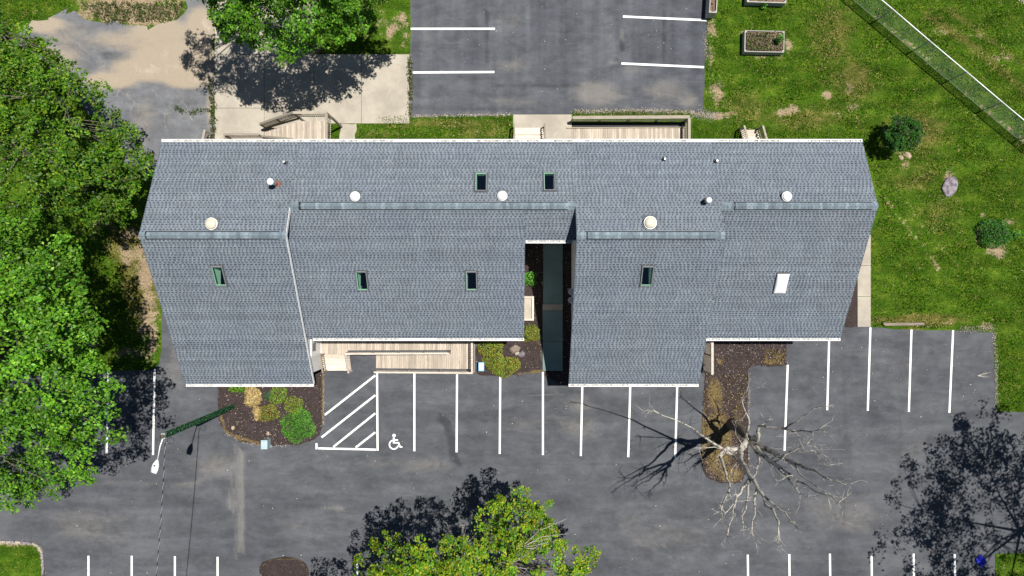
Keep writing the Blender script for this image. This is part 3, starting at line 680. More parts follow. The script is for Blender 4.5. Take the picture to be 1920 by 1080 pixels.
# domed light tubes and vent pipes
def dome(pl, px, py, r, mat):
    c = on_plane(pl, px, py); s_ = (PL[pl][5]-PL[pl][3])/(PL[pl][4]-PL[pl][2]); rot = Matrix.Rotation(math.atan(s_), 4, 'X')
    sk = bpy.data.objects.new('sun_tube', None); place(sk, bld, Matrix.Translation(c))
    V, Fc = lathe([(r*.95, -.05), (r*.95, .14), (r*1.04, .14), (r*1.05, .18), (r*.98, .185)], 28); obj('collar', V, Fc, M['whitep'], sk, False, mw=Matrix.Translation(c))
    V, Fc = lathe([(r*.96*math.cos(a), .186+.62*r*math.sin(a)) for a in np.linspace(0, 1.5, 8)], 28); obj('dome', V, Fc, M[mat], sk, True, mw=Matrix.Translation(c))
    box('flashing', c + rot.to_3x3() @ Vector((0, .06, .02)), (2.3*r, 2.5*r, .012), M['deckroof'], sk, rot.to_3x3())
dome('bM1', 667, 369, .25, 'whitep'); dome('bM1', 942, 368, .25, 'whitep'); dome('bM2', 1473, 369, .25, 'whitep'); dome('bA1', 399, 420, .30, 'cream'); dome('bA2', 1218, 418, .32, 'cream')
def pipe(pl, px, py, r, h, mat, cap=True):
    c = on_plane(pl, px, py); vp = bpy.data.objects.new('vent_pipe', None); place(vp, bld, Matrix.Translation(c))
    V, Fc = lathe([(r*2.2, -.08), (r*2.2, .03), (r*1.3, .1)], 16); obj('boot', V, Fc, M['rust' if h > .9 else 'lead'], vp, True, mw=Matrix.Translation(c))
    V, Fc = lathe([(r, -.05), (r, h)], 16); obj('pipe', V, Fc, M[mat], vp, True, mw=Matrix.Translation(c))
    if cap:
        V, Fc = lathe([(r*1.25, h-.12), (r*1.75, h-.1), (r*1.75, h+.02), (r*1.2, h+.07), (.02, h+.09)], 20); obj('rain_cap', V, Fc, M['whitep'], vp, True, mw=Matrix.Translation(c))
pipe('bA1', 519, 346, .10, 1.0, 'metal'); pipe('bA2', 1323, 378, .085, .62, 'whitep')
pipe('bA1', 536.5, 306, .055, .24, 'black', False); pipe('bA2', 1244, 299, .055, .22, 'black', False); pipe('bA2', 1341, 303, .055, .22, 'black', False)
for pl, px, py in (('bA1', 535.5, 305), ('bA2', 1244.6, 299.6), ('bA2', 1342, 303)):
    c = on_plane(pl, px, py); V, Fc = lathe([(.05, .2), (.05, .31), (.0, .31)], 10); obj('pipe_sleeve', V, Fc, M['whitep'], bld, mw=Matrix.Translation(c))

# ------------------------------------------------------------------ porches, ramps and stairs
def boards_x(parent, x0, x1, y0, y1, zf, mat, w=.14, gap=.008, th=.035, skip=None):   # boards side by side along x
    n = max(1, round((x1-x0)/w)); w = (x1-x0)/n
    for i in range(n):
        xc = x0+(i+.5)*w; ya, yb2 = (y0, y1) if skip is None else skip(xc)
        za, zb = zf(xc-w/2), zf(xc+w/2); ang = math.atan2(zb-za, w)
        box('deck_board', (xc, (ya+yb2)/2, (za+zb)/2-th/2+random.uniform(-.002, .002)), (w-gap, yb2-ya, th), M[mat], parent, Matrix.Rotation(-ang, 3, 'Y'))
def railing(parent, a, b, mat='rail', capw=.14, hgt=1.0, posts=True, pitch=.125, bal=True, ends=(1, 1), base=.1, drop=.12):
    a = Vector(a); b = Vector(b); up = Vector((0, 0, hgt)); n = max(1, round((b-a).length/1.8))
    bar('rail_cap', a+up, b+up, capw, .04, M[mat], parent)
    bar('bottom_rail', a+Vector((0, 0, base)), b+Vector((0, 0, base)), .04, .08, M[mat], parent); bar('top_rail', a+up-Vector((0, 0, .07)), b+up-Vector((0, 0, .07)), .04, .08, M[mat], parent)
    if posts:
        for i in range(n+1):
            if (i == 0 and not ends[0]) or (i == n and not ends[1]): continue
            p = a.lerp(b, i/n); box('post', (p.x, p.y, p.z+(hgt-.02-drop)/2), (.09, .09, hgt-.02+drop-.003*i), M[mat], parent)
    if bal:
        L = (b-a).length; m = int(L/pitch)
        for i in range(1, m):
            p = a.lerp(b, i/m)
            box('baluster', (p.x, p.y, p.z+(base+hgt-.05)/2), (.035, .035, hgt-.05-base), M[mat], parent)
# front switchback ramp and steps
zd = .75
rp = thing('entry_ramp', 'pale wooden switchback ramp and porch at the front entrance', 'ramp', P(750, 670))
xa = -12.06; xb = P(652, 650, zd).x; xc = P(845, 650, .5).x; xd = P(888, 660, .45).x
y_top = ym-.16; y_mid = P(700, 661, zd).y; y_bot = P(800, 697, .3).y; y_bot2 = P(630, 664, zd).y
boards_x(rp, xa, xb, y_bot2, y_top, lambda x: zd, 'deck')
zup = lambda x: zd - (zd-.48)*(x-xb)/(xc-xb)
boards_x(rp, xb, xc, y_mid+.13, y_top, zup, 'deck')
boards_x(rp, xc, xd-.2, y_bot+.2, y_top, lambda x: .48, 'deck')
xe = P(705, 690, .06).x; zlo = lambda x: .06 + (.48-.06)*(x-xe)/(xc-xe)
boards_x(rp, xe, xc, y_bot+.2, y_mid-.1, zlo, 'deck')
railing(rp, (xb+.05, y_mid, zd), (xc-.05, y_mid, .48), 'railp', .10, .92, pitch=.13)
railing(rp, (xe+.06, y_bot+.05, .06), (xd-.05, y_bot+.05, .46), 'railp', .10, .92, pitch=.13)
railing(rp, (xd-.05, y_bot+.12, .48), (xd-.05, y_top-.1, .48), 'railp', .10, .95, pitch=.12)
bar('skirt_or_shade_strip', (xa, y_bot2-.03, zd-.16), (xb, y_bot2-.03, zd-.16), .03, .2, M['railp'], rp); bar('skirt_or_shade_strip', (xe, y_bot-.03, -.02), (xd, y_bot-.03, .34), .03, .2, M['railp'], rp)
bar('skirt_or_shade_strip', (xd+.03, y_bot, .36), (xd+.03, y_top, .36), .03, .22, M['railp'], rp)
xs0, xs1 = P(602, 680, .5).x, P(655, 680, .4).x; nst = 4
for i in range(nst):
    z = zd - (i+1)*zd/(nst+.6); y = y_bot2-.03-(i+.5)*.275
    for k in (-1, 1): box('tread', ((xs0+xs1)/2, y+k*.068, z-.02), (xs1-xs0, .128, .04), M['step'], rp)
    box('riser', ((xs0+xs1)/2, y+.13, z+.06), (xs1-xs0-.01, .02, .13), M['step'], rp)
yl = y_bot2-.03-nst*.275
railing(rp, (xs1+.08, y_bot2, zd), (xs1+.08, yl, .12), 'railp', .10, .9, pitch=.14); railing(rp, (xa+.14, y_bot2, zd), (xa+.14, yl, .12), 'rail', .10, .9, pitch=.14)
# tall back stairs with landing
bs = thing('back_stairs', 'tall weathered grey wooden stairs and landing at the back left', 'stairs', P(560, 250)); zl = 2.6
lx0, lx1, ly0, ly1 = -13.0, -10.93, 8.0, 10.42
boards_x(bs, lx0, lx1-.22, ly0, ly1-.3, lambda x: zl, 'deck')
railing(bs, (-12.95, 10.38, zl), (-10.98, 10.38, zl), 'rail', .15, 1.0); railing(bs, (-10.98, 10.3, zl), (-10.98, 8.1, zl), 'rail', .15, 1.0)
for x, y in ((-10.98, 10.38), (-12.95, 10.38), (-10.98, 8.2), (-12.95, 8.2)): box('support_post', (x, y, zl/2-.02), (.11, .11, zl-.05), M['rail'], bs)
ns = 12; run = (15.75-13.0)/ns
for i in range(ns):
    z = zl-(i+1)*zl/(ns+1); x = -13.0-(i+.5)*run
    for k in (-1, 1): box('tread', (x+k*.058, 9.5, z-.02), (.108, 1.2, .04), M['deck'], bs)
for y in (8.86, 10.33): bar('stringer', (-13.0, y, zl-.2), (-15.75, y, .06), .04, .24, M['rail'], bs)
railing(bs, (-13.0, 10.38, zl), (-15.85, 10.30, .12), 'rail', .14, 1.0); railing(bs, (-13.0, 8.82, zl), (-15.75, 9.55, .12), 'rail', .12, .95)
ld = thing('low_deck', 'low weathered deck with short rails at back left corner', 'deck', P(440, 262)); 
boards_x(ld, -19.2, -15.9, 8.0, 9.55, lambda x: .3, 'deck', .14)
railing(ld, (-15.9, 9.62, .3), (-18.05, 9.62, .3), 'rail', .14, .95); railing(ld, (-18.05, 9.55, .3), (-18.05, 8.1, .3), 'rail', .12, .95); railing(ld, (-19.3, 9.9, .2), (-19.65, 8.2, .2), 'rail', .14, .95)
# rear ramp, right of the middle
rr = thing('rear_ramp', 'long weathered plank ramp with railing behind the building', 'ramp', P(1180, 245))
rx0, rx1 = P(1071, 250, .1).x, P(1284, 250, .2).x; zr_ = lambda x: .1+.16*(x-rx0)/(rx1-rx0)
boards_x(rr, rx0, rx1, 8.0, 10.25, zr_, 'deck', .145)
railing(rr, (rx0+.02, 10.72, .06), (rx1+.02, 10.72, .24), 'rail', .2, 1.0, pitch=.11); railing(rr, (rx1+.02, 10.62, .24), (rx1+.02, 8.1, .24), 'rail', .16, 1.0, pitch=.11)
bar('edge_board', (rx0-.3, 10.29, .14), (rx1, 10.29, .3), .04, .12, M['rail'], rr); bar('skirt_or_shade_strip', (rx0+.1, 10.5, -.02), (rx1, 10.5, .1), .3, .06, M['black'], rr)  # black bar laid flat as painted shade between deck and railing
bar('skirt_or_shade_strip', (rx1+.1, 10.7, .1), (rx1+.1, 8.1, .1), .03, .2, M['rail'], rr)
# rear steps in the middle, and small steps at the right
def stoop(name, label, x0, x1, ytop, n, rise, mat, capw, group=None, run=.29):
    s_ = thing(name, label, 'steps', ((x0+x1)/2, ytop, 0), group)
    for i in range(n):
        z = rise*(i+1); y = ytop-(i+.5)*run
        for k in (-1, 1): box('tread', ((x0+x1)/2, y+k*.07, z-.02), (x1-x0, .132, .04), M[mat], s_)
        box('riser', ((x0+x1)/2, y+.13, z-.1), (x1-x0-.01, .02, rise-.05), M[mat], s_)
    for x in (x0-.06, x1+.06): railing(s_, (x, ytop+.05, .06), (x, ytop-n*run, rise*n), 'rail', capw, .9, pitch=.16)
    return s_
stoop('rear_steps', 'short pale wooden steps with handrails on the concrete apron', P(966, 250, .4).x, P(1019, 250, .4).x, P(990, 240, .1).y, 7, .16, 'step', .09)
stoop('rear_steps', 'small wooden steps with two plank handrails rising from the rear lawn', P(1393, 250, .5).x, P(1424, 250, .5).x, P(1400, 243, .2).y, 7, .2, 'step', .12)
# lattice screen at the right front corner
lt = thing('lattice_screen', 'weathered wooden lattice screen by the right mulch bed', 'screen', (12.3, -4.3, 0)); ax = 12.3; y0_, y1_ = -3.05, -5.3; ht = 2.1
bar('top_cap', (ax, y0_, ht), (ax, y1_, ht), .15, .04, M['railp'], lt); bar('bottom_rail', (ax, y0_, .15), (ax, y1_, .15), .05, .09, M['rail'], lt); bar('top_rail', (ax, y0_, ht-.08), (ax, y1_, ht-.08), .05, .09, M['rail'], lt)
for y in (y0_, (y0_+y1_)/2, y1_): box('post', (ax, y, ht/2-.02), (.09, .09, ht-.04), M['rail'], lt)
L = y0_-y1_; Hh = ht-.3
for k in range(-12, 17):
    for sg in (-1, 1):
        s0 = k*.19; pts = []
        t0 = max(0, -s0); t1 = min(Hh, L-s0)
        if t1-t0 < .08: continue
        f = (lambda t: (ax+sg*.012, (y1_+s0+t) if sg > 0 else (y0_-s0-t), .18+t)); bar('lath', f(t0), f(t1), .05, .012, M['railp'], lt)
for y in (-3.3, -4.1, -4.9): box('lath', (ax-.4, y, .55), (.8, .06, .05), M['rail'], lt)
box('shelf', (ax-.5, (y0_+y1_)/2, .6), (.5, L-.3, .04), M['rail'], lt)
# courtyard walk
cw = thing('walkway', 'grey green concrete entry walk in the shaded courtyard', 'walkway', P(1036, 590)); cw['kind'] = 'structure'
slab(1018,455,1055,570,cw,.16,'walkway'); slab(1017,582,1055,640,cw,.15,'walkway'); slab(1017,640,1055,695,cw,.15,'walkway')
box('slab', (P(1036,576).x, P(1036,576).y, .06), (1.28, .4, .28), M['concrete'], cw)
fr = thing('sandbox_frame', 'small tan wooden frame in the mulch beside the courtyard', 'planter', P(992, 578))
a_, b_ = P(978, 557), P(999, 599)
for c, d in (((a_.x+b_.x)/2, None), ):
    w_, l_ = b_.x-a_.x, a_.y-b_.y; cx, cy = (a_.x+b_.x)/2, (a_.y+b_.y)/2
    for s_ in (-1, 1): box('side_board', (cx+s_*w_/2, cy, .13), (.12, l_+.12, .26), M['railp'], fr); box('side_board', (cx, cy+s_*l_/2, .13), (w_-.13, .12, .255), M['railp'], fr)
    box('sand', (cx, cy, .08), (w_-.12, l_-.12, .1), M['concrete'], fr)

# ------------------------------------------------------------------ vegetation
def nrmz(a): return a/np.maximum(np.linalg.norm(a, axis=-1, keepdims=True), 1e-6)
def leaf_mesh(name, pos, outd, size, pal, parent, mat='leaf', flat=1.0, aspect=.62, wts=None, tone=None):
    n = len(pos); nz = nrmz(np.array([0, 0, .8])*flat + rng.normal(0, .5, (n, 3)) + outd*.4)
    t = nrmz(outd + rng.normal(0, .6, (n, 3))); t = nrmz(t - nz*(t*nz).sum(1, keepdims=True)); b = np.cross(nz, t)
    L = (size*rng.uniform(.65, 1.35, n))[:, None]; w = L*aspect
    V = np.empty((n, 4, 3)); V[:, 0] = pos - t*L*.5; V[:, 1] = pos + b*w*.5 + nz*L*.08; V[:, 2] = pos + t*L*.5 - nz*L*.06; V[:, 3] = pos - b*w*.5 + nz*L*.08
    pal = np.asarray(pal); ci = rng.choice(len(pal), n, p=wts); c = pal[ci]*rng.uniform(.72, 1.28, (n, 1))
    if tone is not None: c = c*tone[:, None]
    return npmesh(name, V.reshape(-1, 3), np.arange(n*4).reshape(-1, 4), M[mat], parent, np.repeat(c, 4, 0))
GREEN = [(.075,.215,.012),(.112,.270,.014),(.050,.150,.011),(.170,.320,.022),(.085,.235,.016)]
DEEP = [(.048,.140,.008),(.070,.180,.009),(.030,.095,.007),(.110,.215,.012),(.150,.225,.014)]
YELL = [(.20,.28,.010),(.10,.24,.010),(.30,.32,.014),(.07,.19,.010),(.34,.27,.016)]
def tree(name, label, base, cen, rad, nclu, nleaf, pal, spray=.9, leaf=.21, seed=1, lobes=9, trunk=.26, limbs=9, bare=0, gap=.32, down=.25, group=None, wts=None, zmin=-.35, blobs=26, manual=None):
    r = np.random.default_rng(seed); random.seed(seed)
    T = thing(name, label, 'tree', base, group); base = Vector(base); cen = np.array(cen, float); rad = np.array(rad, float)
    fork = Vector((base.x*.8+cen[0]*.2, base.y*.8+cen[1]*.2, max(1.8, cen[2]-rad[2]*1.0)))
    V = []; Fc = []; addtube(V, Fc, [base-Vector((0, 0, .1)), base+Vector((0, 0, .35)), base.lerp(fork, .5), fork], [trunk*1.5, trunk*1.1, trunk*.95, trunk*.8], 10)
    obj('trunk', V, Fc, M['bark'], T, True)
    if manual: BC = np.array([list(P(x, y, z)) for x, y, z, q in manual]); BR = np.array([q for *_, q in manual])
    else:                                  # foliage masses spread through the crown
        i = np.arange(blobs)+.5; ph = np.arccos(1-1.25*i/blobs); th = math.pi*(1+5**.5)*i
        bd = np.stack([np.cos(th)*np.sin(ph), np.sin(th)*np.sin(ph), np.cos(ph)], 1) + r.normal(0, .12, (blobs, 3))
        BC = cen + bd*rad*r.uniform(.52, .84, (blobs, 1)); BR = rad[0]*(1.85/blobs**.5)*r.uniform(.62, 1.1, blobs)
    w_ = BR**2/(BR**2).sum(); bi = r.choice(len(BR), nclu, p=w_); d = r.normal(0, 1, (nclu, 3)); d[:, 2] = np.abs(d[:, 2])*1.1-.35; d = nrmz(d)
    ld = nrmz(r.normal(0, 1, (40, 3))); k = ((d @ ld.T).clip(0)**8*r.uniform(.3, 1, 40)).max(1)
    rr_ = (.55+.6*k)*np.where(r.random(nclu) < .75, r.uniform(.85, 1.05, nclu), r.uniform(.3, .85, nclu))
    p = BC[bi] + d*(BR[bi]*rr_)[:, None]*np.array([1, 1, .62])
    tone = r.uniform(.85, 1.15, len(BR))[bi]*r.uniform(.62, 1.3, nclu)
    co = nrmz((p-cen)*np.array([1, 1, .5])); out = nrmz(d*np.array([1, 1, .3])*.7 + co*np.array([1, 1, .3]) + r.normal(0, .3, d.shape) - np.array([0, 0, down]))
    # limbs and twigs
    V = []; Fc = []; cents = Vector(cen); sz = min(1.0, rad[0]/4.5)
    lt_ = []
    for i in range(limbs):
        a = 2*math.pi*(i+.3*random.random())/limbs; q = Vector((math.cos(a)*rad[0]*.62, math.sin(a)*rad[1]*.62, random.uniform(-.1, .55)*rad[2])) + cents
        if i == 0: q = cents + Vector((0, 0, rad[2]*.7))
        m = fork.lerp(q, .5) + Vector((0, 0, .12*rad[2])); addtube(V, Fc, [fork, fork.lerp(m, .5), m, m.lerp(q, .55), q], [trunk*.5, trunk*.36, trunk*.24, trunk*.14, .02*sz], 6); lt_.append((m, q))
    pts = np.array([list(m.lerp(q, f)) for m, q in lt_ for f in np.linspace(0, 1, 9)])
    for i in r.choice(len(p), min(len(p), 150), replace=False):
        j = ((pts-p[i])**2).sum(1).argmin(); A = Vector(pts[j]); B = Vector(p[i]+out[i]*spray*.5)
        addtube(V, Fc, [A, A.lerp(B, .5)+Vector((0, 0, .15)), B], [.03*sz, .02*sz, .006*sz], 4, False)
    obj('branches', V, Fc, M['bark'], T, True)
    # leaf sprays
    n = nleaf; ci = np.repeat(np.arange(len(p)), n); u = r.random(len(ci))**.8
    sp = (spray*r.uniform(.7, 1.35, len(p)))[ci]; o = out[ci]
    side = nrmz(np.cross(o, np.array([0, 0, 1.]))); upv = np.cross(side, o)
    wid = sp*.34*(1-.62*u)
    pos = p[ci] + o*(u*sp-.35*sp)[:, None] + side*(r.normal(0, 1, len(ci))*wid)[:, None] + upv*(r.normal(0, .5, len(ci))*wid*.6)[:, None] - np.array([0, 0, 1.])*(u*u*sp*.22)[:, None]
    leaf_mesh('crown', pos, o, leaf, pal, T, wts=wts, tone=tone[ci])
    if bare:
        V = []; Fc = []
        for i in range(bare):
            a = r.uniform(0, 2*math.pi); j = r.integers(0, len(p)); B = Vector(p[j]+out[j]*.6)
            A = B - Vector(out[j])*1.0; 
            for q in range(5):
                E = B + Vector((r.normal(0, .6), r.normal(0, .6), r.uniform(.1, .9))) + Vector(out[j])*.8; Mx = A.lerp(E, .5)+Vector((r.normal(0, .15), r.normal(0, .15), .1))
                addtube(V, Fc, [A, Mx, E], [.024, .016, .006], 4, False)
                for w in range(3):
                    E2 = Mx.lerp(E, .3+.25*w) ; addtube(V, Fc, [E2, E2+Vector((r.normal(0, .3), r.normal(0, .3), r.uniform(0, .4)))], [.010, .005], 3, False)
        obj('dead_twigs', V, Fc, M['palebark'], T, True)['kind'] = 'stuff'
    return T
tree('maple_tree', 'huge bright green maple overhanging the left front parking stalls', (-27.0, -3.4, 0), (-27.0, -3.4, 10.4), (7.2, 7.4, 4.6), 900, 60, GREEN, .95, .165, 3, trunk=.36, limbs=11,
     manual=[(55,452,10,1.2),(100,484,10,1.1),(122,560,10.5,1.2),(142,640,10.5,1.3),(155,722,10.8,1.3),(158,800,10.5,1.2),(132,858,10,1.1),(88,892,9.5,1.1),(38,904,9,1.1),(0,470,11,1.4),(10,880,9.5,1.3),(60,540,12,1.5),(80,640,12.5,1.6),(90,740,12.5,1.5),(70,820,11.5,1.4),(10,560,13,1.7),(0,660,13.5,1.8),(5,760,13,1.7),
             (-60,500,12.5,1.8),(-80,620,14,2),(-80,740,14,2),(-70,850,12.5,1.8),(-150,560,13,2),(-170,680,13.5,2.1),(-150,800,13,2),(-40,930,10,1.5),(20,418,9,1.0),(-50,420,10.5,1.4),(-140,440,11,1.6),(-240,620,12,2.2),(-240,760,12,2.2),(-140,930,11,1.8),(150,690,8.5,1.1),(120,600,8,1.2),(110,800,8.2,1.2)])
tree('maple_tree', 'dark green tree beside the back left roof corner', (-25.2, 6.9, 0), (-25.1, 7.1, 6.8), (4.7, 4.6, 3.0), 500, 56, DEEP, .8, .15, 5, trunk=.28, limbs=9,
     manual=[(250,302,6.2,.8),(236,350,6,.85),(212,258,6.8,.85),(192,212,7.0,.75),(150,172,7.4,.85),(238,395,5.2,.65),(182,312,7.8,1.2),(170,378,7,1.1),(112,152,7.8,.85),(100,230,8.5,1.3),(110,310,9,1.4),(100,384,8,1.2),(60,190,8.5,1.2),(30,260,9.5,1.5),(30,350,9.5,1.5),(-40,300,9.5,1.7),(-40,210,9,1.6),(-60,390,9,1.5),(200,345,5.2,.9)])
tree('maple_tree', 'dark green tree at the left edge above the sandy old pavement', (-28.8, 11.9, 0), (-28.8, 11.9, 7.2), (4.4, 4.0, 3.0), 310, 54, DEEP, .8, .15, 8, trunk=.24, limbs=8,
     manual=[(32,78,7.4,.9),(78,98,7,.8),(-20,110,9,1.4),(-80,60,9,1.5),(-100,150,9,1.7),(-10,52,7.5,.9),(-160,100,8.5,1.8),(30,130,8.2,1.2),(92,128,6.6,.8),(-60,10,8.5,1.3)])
tree('maple_tree', 'green tree shading the concrete pad behind the building', (-12.6, 15.4, 0), (-12.0, 17.6, 8.2), (5.0, 4.4, 3.0), 640, 54, GREEN, .8, .155, 14, trunk=.28, limbs=10,
     manual=[(440,32,8.6,1.1),(500,66,7.9,1.2),(548,76,7.4,1.0),(592,52,7.8,1.1),(640,44,7.6,1.1),(430,-4,9.6,1.2),(682,2,6.6,1.0),(482,14,9.4,1.3),(560,12,9.4,1.4),(622,-8,9.2,1.3),(332,-50,10.8,1.2),(380,-44,10.8,1.3),(300,-95,10.6,1.3),(430,-80,11.4,1.5),(520,-62,11.2,1.5),(610,-74,10.8,1.5),(700,-60,9.4,1.4),(660,-130,9.5,1.6),(520,-150,11,1.7),(400,-150,10.5,1.6),(660,16,6.2,.8),(470,48,6.6,.9)])
tree('maple_tree', 'yellow green tree with bare twigs at the bottom edge of the lot', (-3.2, -17.6, 0), (-3.0, -17.4, 6.6), (6.4, 6.0, 3.0), 860, 50, YELL, .62, .14, 21, wts=[.24, .32, .14, .25, .05], trunk=.26, limbs=9, bare=7, down=-.05,
     manual=[(968,972,7.6,1.25),(1008,1020,7.2,1.3),(1062,1062,6.2,1.1),(925,1030,8,1.3),(862,1062,7.6,1.0),(800,1078,7.8,1.1),(728,1022,6.8,.95),(700,1085,6.2,1.1),(755,1062,7.2,1.0),(950,1090,9,1.5),(1040,1110,8,1.4),(800,1052,10.4,1.1),(858,1060,10.8,1.1),(742,1075,9.8,1.1),(962,1015,9.2,1.0),(860,1130,9,1.6),(1092,1050,5.6,.7),(770,1140,8.5,1.6),(690,1150,7,1.6),(620,1150,6.0,1.4),(960,1170,9,1.7),(1060,1180,7.5,1.6),(880,1220,8.5,1.8),(760,1240,7.5,1.8),(660,1235,6.5,1.6),(975,1255,7.5,1.7),(1010,960,6.6,.8),(915,985,6.8,.9)])
tree('oak_tree', 'tall open tree just outside the lower right corner casting a dappled shadow', (34.6, -14.8, 0), (34.6, -14.7, 10.4), (8.8, 8.6, 3.4), 620, 38, GREEN, .95, .19, 30, trunk=.2, limbs=7, blobs=52)
tree('young_tree', 'small dark green bushy tree on the right lawn near the fence', P(1700, 272), tuple(P(1690, 252, 1.5)), (1.15, 1.05, 1.15), 210, 48, [(.018,.085,.010),(.03,.12,.012),(.012,.055,.008),(.06,.17,.02)], .3, .09, 33, 6, .05, 6, gap=.3)

# the dead tree
def dead_tree():
    B = P(1372, 795); T = thing('bare_tree', 'leafless grey tree with twisted limbs on the mulch island', 'tree', B); r = random.Random(5)
    fork = P(1404, 822, 3.2)
    V = []; Fc = []; addtube(V, Fc, [B-Vector((0, 0, .1)), B+Vector((.02, 0, .4)), B.lerp(fork, .3)+Vector((-.06, .03, 0)), B.lerp(fork, .55)+Vector((.05, .06, 0)), B.lerp(fork, .8), fork], [.46, .33, .28, .27, .24, .13], 10); obj('trunk', V, Fc, M['bark'], T, True)
    limbs = [([(1428,838,4.4),(1468,858,6.6),(1512,878,8.8),(1562,902,11.5)], .15), ([(1420,848,4.6),(1450,868,6.5),(1480,900,8.5),(1500,925,10.2)], .11),
             ([(1440,862,5.6),(1475,884,7.8),(1512,908,9.8),(1570,944,12.5)], .10), ([(1392,836,4.2),(1388,858,5.6),(1405,892,8),(1432,930,10),(1455,970,11.5),(1460,1002,12.6)], .13),
             ([(1390,842,4.2),(1362,840,5.2),(1350,856,6.0),(1362,890,7.8),(1368,915,9),(1352,958,11)], .11), ([(1421,826,4.2),(1423,800,5.0),(1470,804,6.6),(1522,810,8.6),(1536,805,9.4)], .09),
             ([(1400,812,3.8),(1404,785,5.0),(1392,752,6.6)], .07), ([(1376,856,4.8),(1330,826,6.2),(1286,796,8.2),(1226,770,10.2)], .05), ([(1404,898,8.1),(1388,925,9.6),(1374,955,10.8),(1364,1004,12.6)], .055),
             ([(1406,900,8.2),(1400,940,10),(1394,985,11.8)], .05), ([(1420,915,9.0),(1415,950,10.6),(1410,992,12.2)], .05), ([(1450,866,6.4),(1490,845,7.8),(1518,828,9.0)], .04),
             ([(1420,848,4.6),(1418,880,6.6),(1412,898,7.2)], .05), ([(1470,858,6.6),(1500,890,8.8),(1552,928,11.2)], .045), ([(1440,866,6),(1480,846,7.4),(1524,845,9)], .035), ([(1470,804,6.6),(1505,780,8),(1534,764,9.4)], .035),
             ([(1368,915,9),(1372,940,10),(1360,962,11.2)], .035), ([(1432,930,10),(1470,960,11.6),(1490,985,12.5)], .04), ([(1375,850,4.8),(1340,838,5.8),(1310,840,7)], .03)]
    V = []; Fc = []
    def twig(p, d, ln, rad, lev):
        d = d.normalized(); q = [p]; cur = p; rr = [rad]
        for s_ in range(3):
            d = (d + Vector((r.gauss(0, .16), r.gauss(0, .16), r.gauss(.05, .14)))).normalized(); cur = cur + d*ln/3; q.append(cur); rr.append(rad*(1-.28*(s_+1)))
            if lev < 2 and r.random() < .6:
                twig(cur, d + Vector((r.gauss(0, .7), r.gauss(0, .7), r.gauss(0, .4))), ln*.55, rad*.6, lev+1)
        addtube(V, Fc, q, [max(.005, x) for x in rr], 4, False)
    for li, (pts, r0) in enumerate(limbs):
        ps = [P(*q) for q in pts]
        if r0 > .065: ps = [fork - Vector((0, 0, .15))] + ps
        fine = [ps[0]]; 
        for a, b in zip(ps[:-1], ps[1:]):
            for k in (1, 2, 3): fine.append(a.lerp(b, k/3) + (Vector((r.gauss(0, .05), r.gauss(0, .05), r.gauss(0, .05))) if k < 3 else Vector()))
        n = len(fine); rad = [max(.024, r0*1.6*(1-.88*i/(n-1))) for i in range(n)]; addtube(V, Fc, fine, rad, 6)
        for i in range(2, n):
            if r.random() < .42:
                d = (fine[i]-fine[i-1]).normalized() + Vector((r.gauss(0, .6), r.gauss(0, .6), r.gauss(.05, .4))); twig(fine[i], d, r.uniform(.5, 1.4), min(.028, rad[i]*.5), 0)
        for k in range(3): twig(fine[-1], (fine[-1]-fine[-2]).normalized()+Vector((r.gauss(0, .4), r.gauss(0, .4), r.gauss(0, .3))), r.uniform(.5, 1.1), .02, 1)
    obj('branches', V, Fc, M['palebark'], T, True)
dead_tree()

# shrubs
def shrub(name, label, px, py, r, h, pal, n=900, leaf=.075, fl_=.8, group=None, stretch=(1, 1), upright=.5):
    base = P(px, py); r *= 1.1; T = thing(name, label, 'shrub', base, group)
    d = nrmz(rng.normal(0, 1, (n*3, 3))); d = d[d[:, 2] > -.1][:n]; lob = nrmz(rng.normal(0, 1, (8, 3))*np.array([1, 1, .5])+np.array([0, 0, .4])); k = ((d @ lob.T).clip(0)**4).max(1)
    rr = (.62+.44*k)*np.where(rng.random(len(d)) < .8, rng.uniform(.86, 1.04, len(d)), rng.uniform(.4, .9, len(d)))
    pos = np.array(base) + d*np.array([r*stretch[0], r*stretch[1], h])*rr[:, None] + np.array([0, 0, .05])
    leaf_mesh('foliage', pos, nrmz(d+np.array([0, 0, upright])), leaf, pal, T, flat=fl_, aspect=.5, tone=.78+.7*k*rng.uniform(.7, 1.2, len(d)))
    V = []; Fc = []
    for i in range(5):
        a = i*1.26; addtube(V, Fc, [base, base+Vector((math.cos(a)*r*.3, math.sin(a)*r*.3, h*.5)), base+Vector((math.cos(a)*r*.6*stretch[0], math.sin(a)*r*.6*stretch[1], h*.75))], [.03, .02, .008], 5)
    obj('stems', V, Fc, M['bark'], T, True); return T
LIME = [(0.116, 0.225, 0.019), (0.171, 0.264, 0.022), (0.085, 0.178, 0.019), (0.264, 0.264, 0.031), (0.078, 0.202, 0.023)]
OLIVE = [(0.155, 0.202, 0.019), (0.101, 0.178, 0.016), (0.248, 0.202, 0.025), (0.078, 0.155, 0.019), (0.31, 0.186, 0.031)]
RICH = [(0.054, 0.186, 0.016), (0.078, 0.232, 0.022), (0.039, 0.132, 0.016), (0.116, 0.264, 0.031)]
shrub('round_shrub', 'lime green round shrub nearest the eave in the left bed', 525, 742, .58, .75, LIME, 1100, .07)
shrub('round_shrub', 'olive green round shrub beside the tan dry grass', 506, 774, .62, .7, OLIVE, 1200, .07)
shrub('round_shrub', 'yellow green shrub touching the big green mound in left bed', 553, 758, .56, .7, OLIVE[:3]+LIME[:2], 1100, .07)
shrub('mounded_shrub', 'largest rich green mounded shrub in the left front bed', 561, 797, 1.02, .7, RICH, 3600, .085, .5)
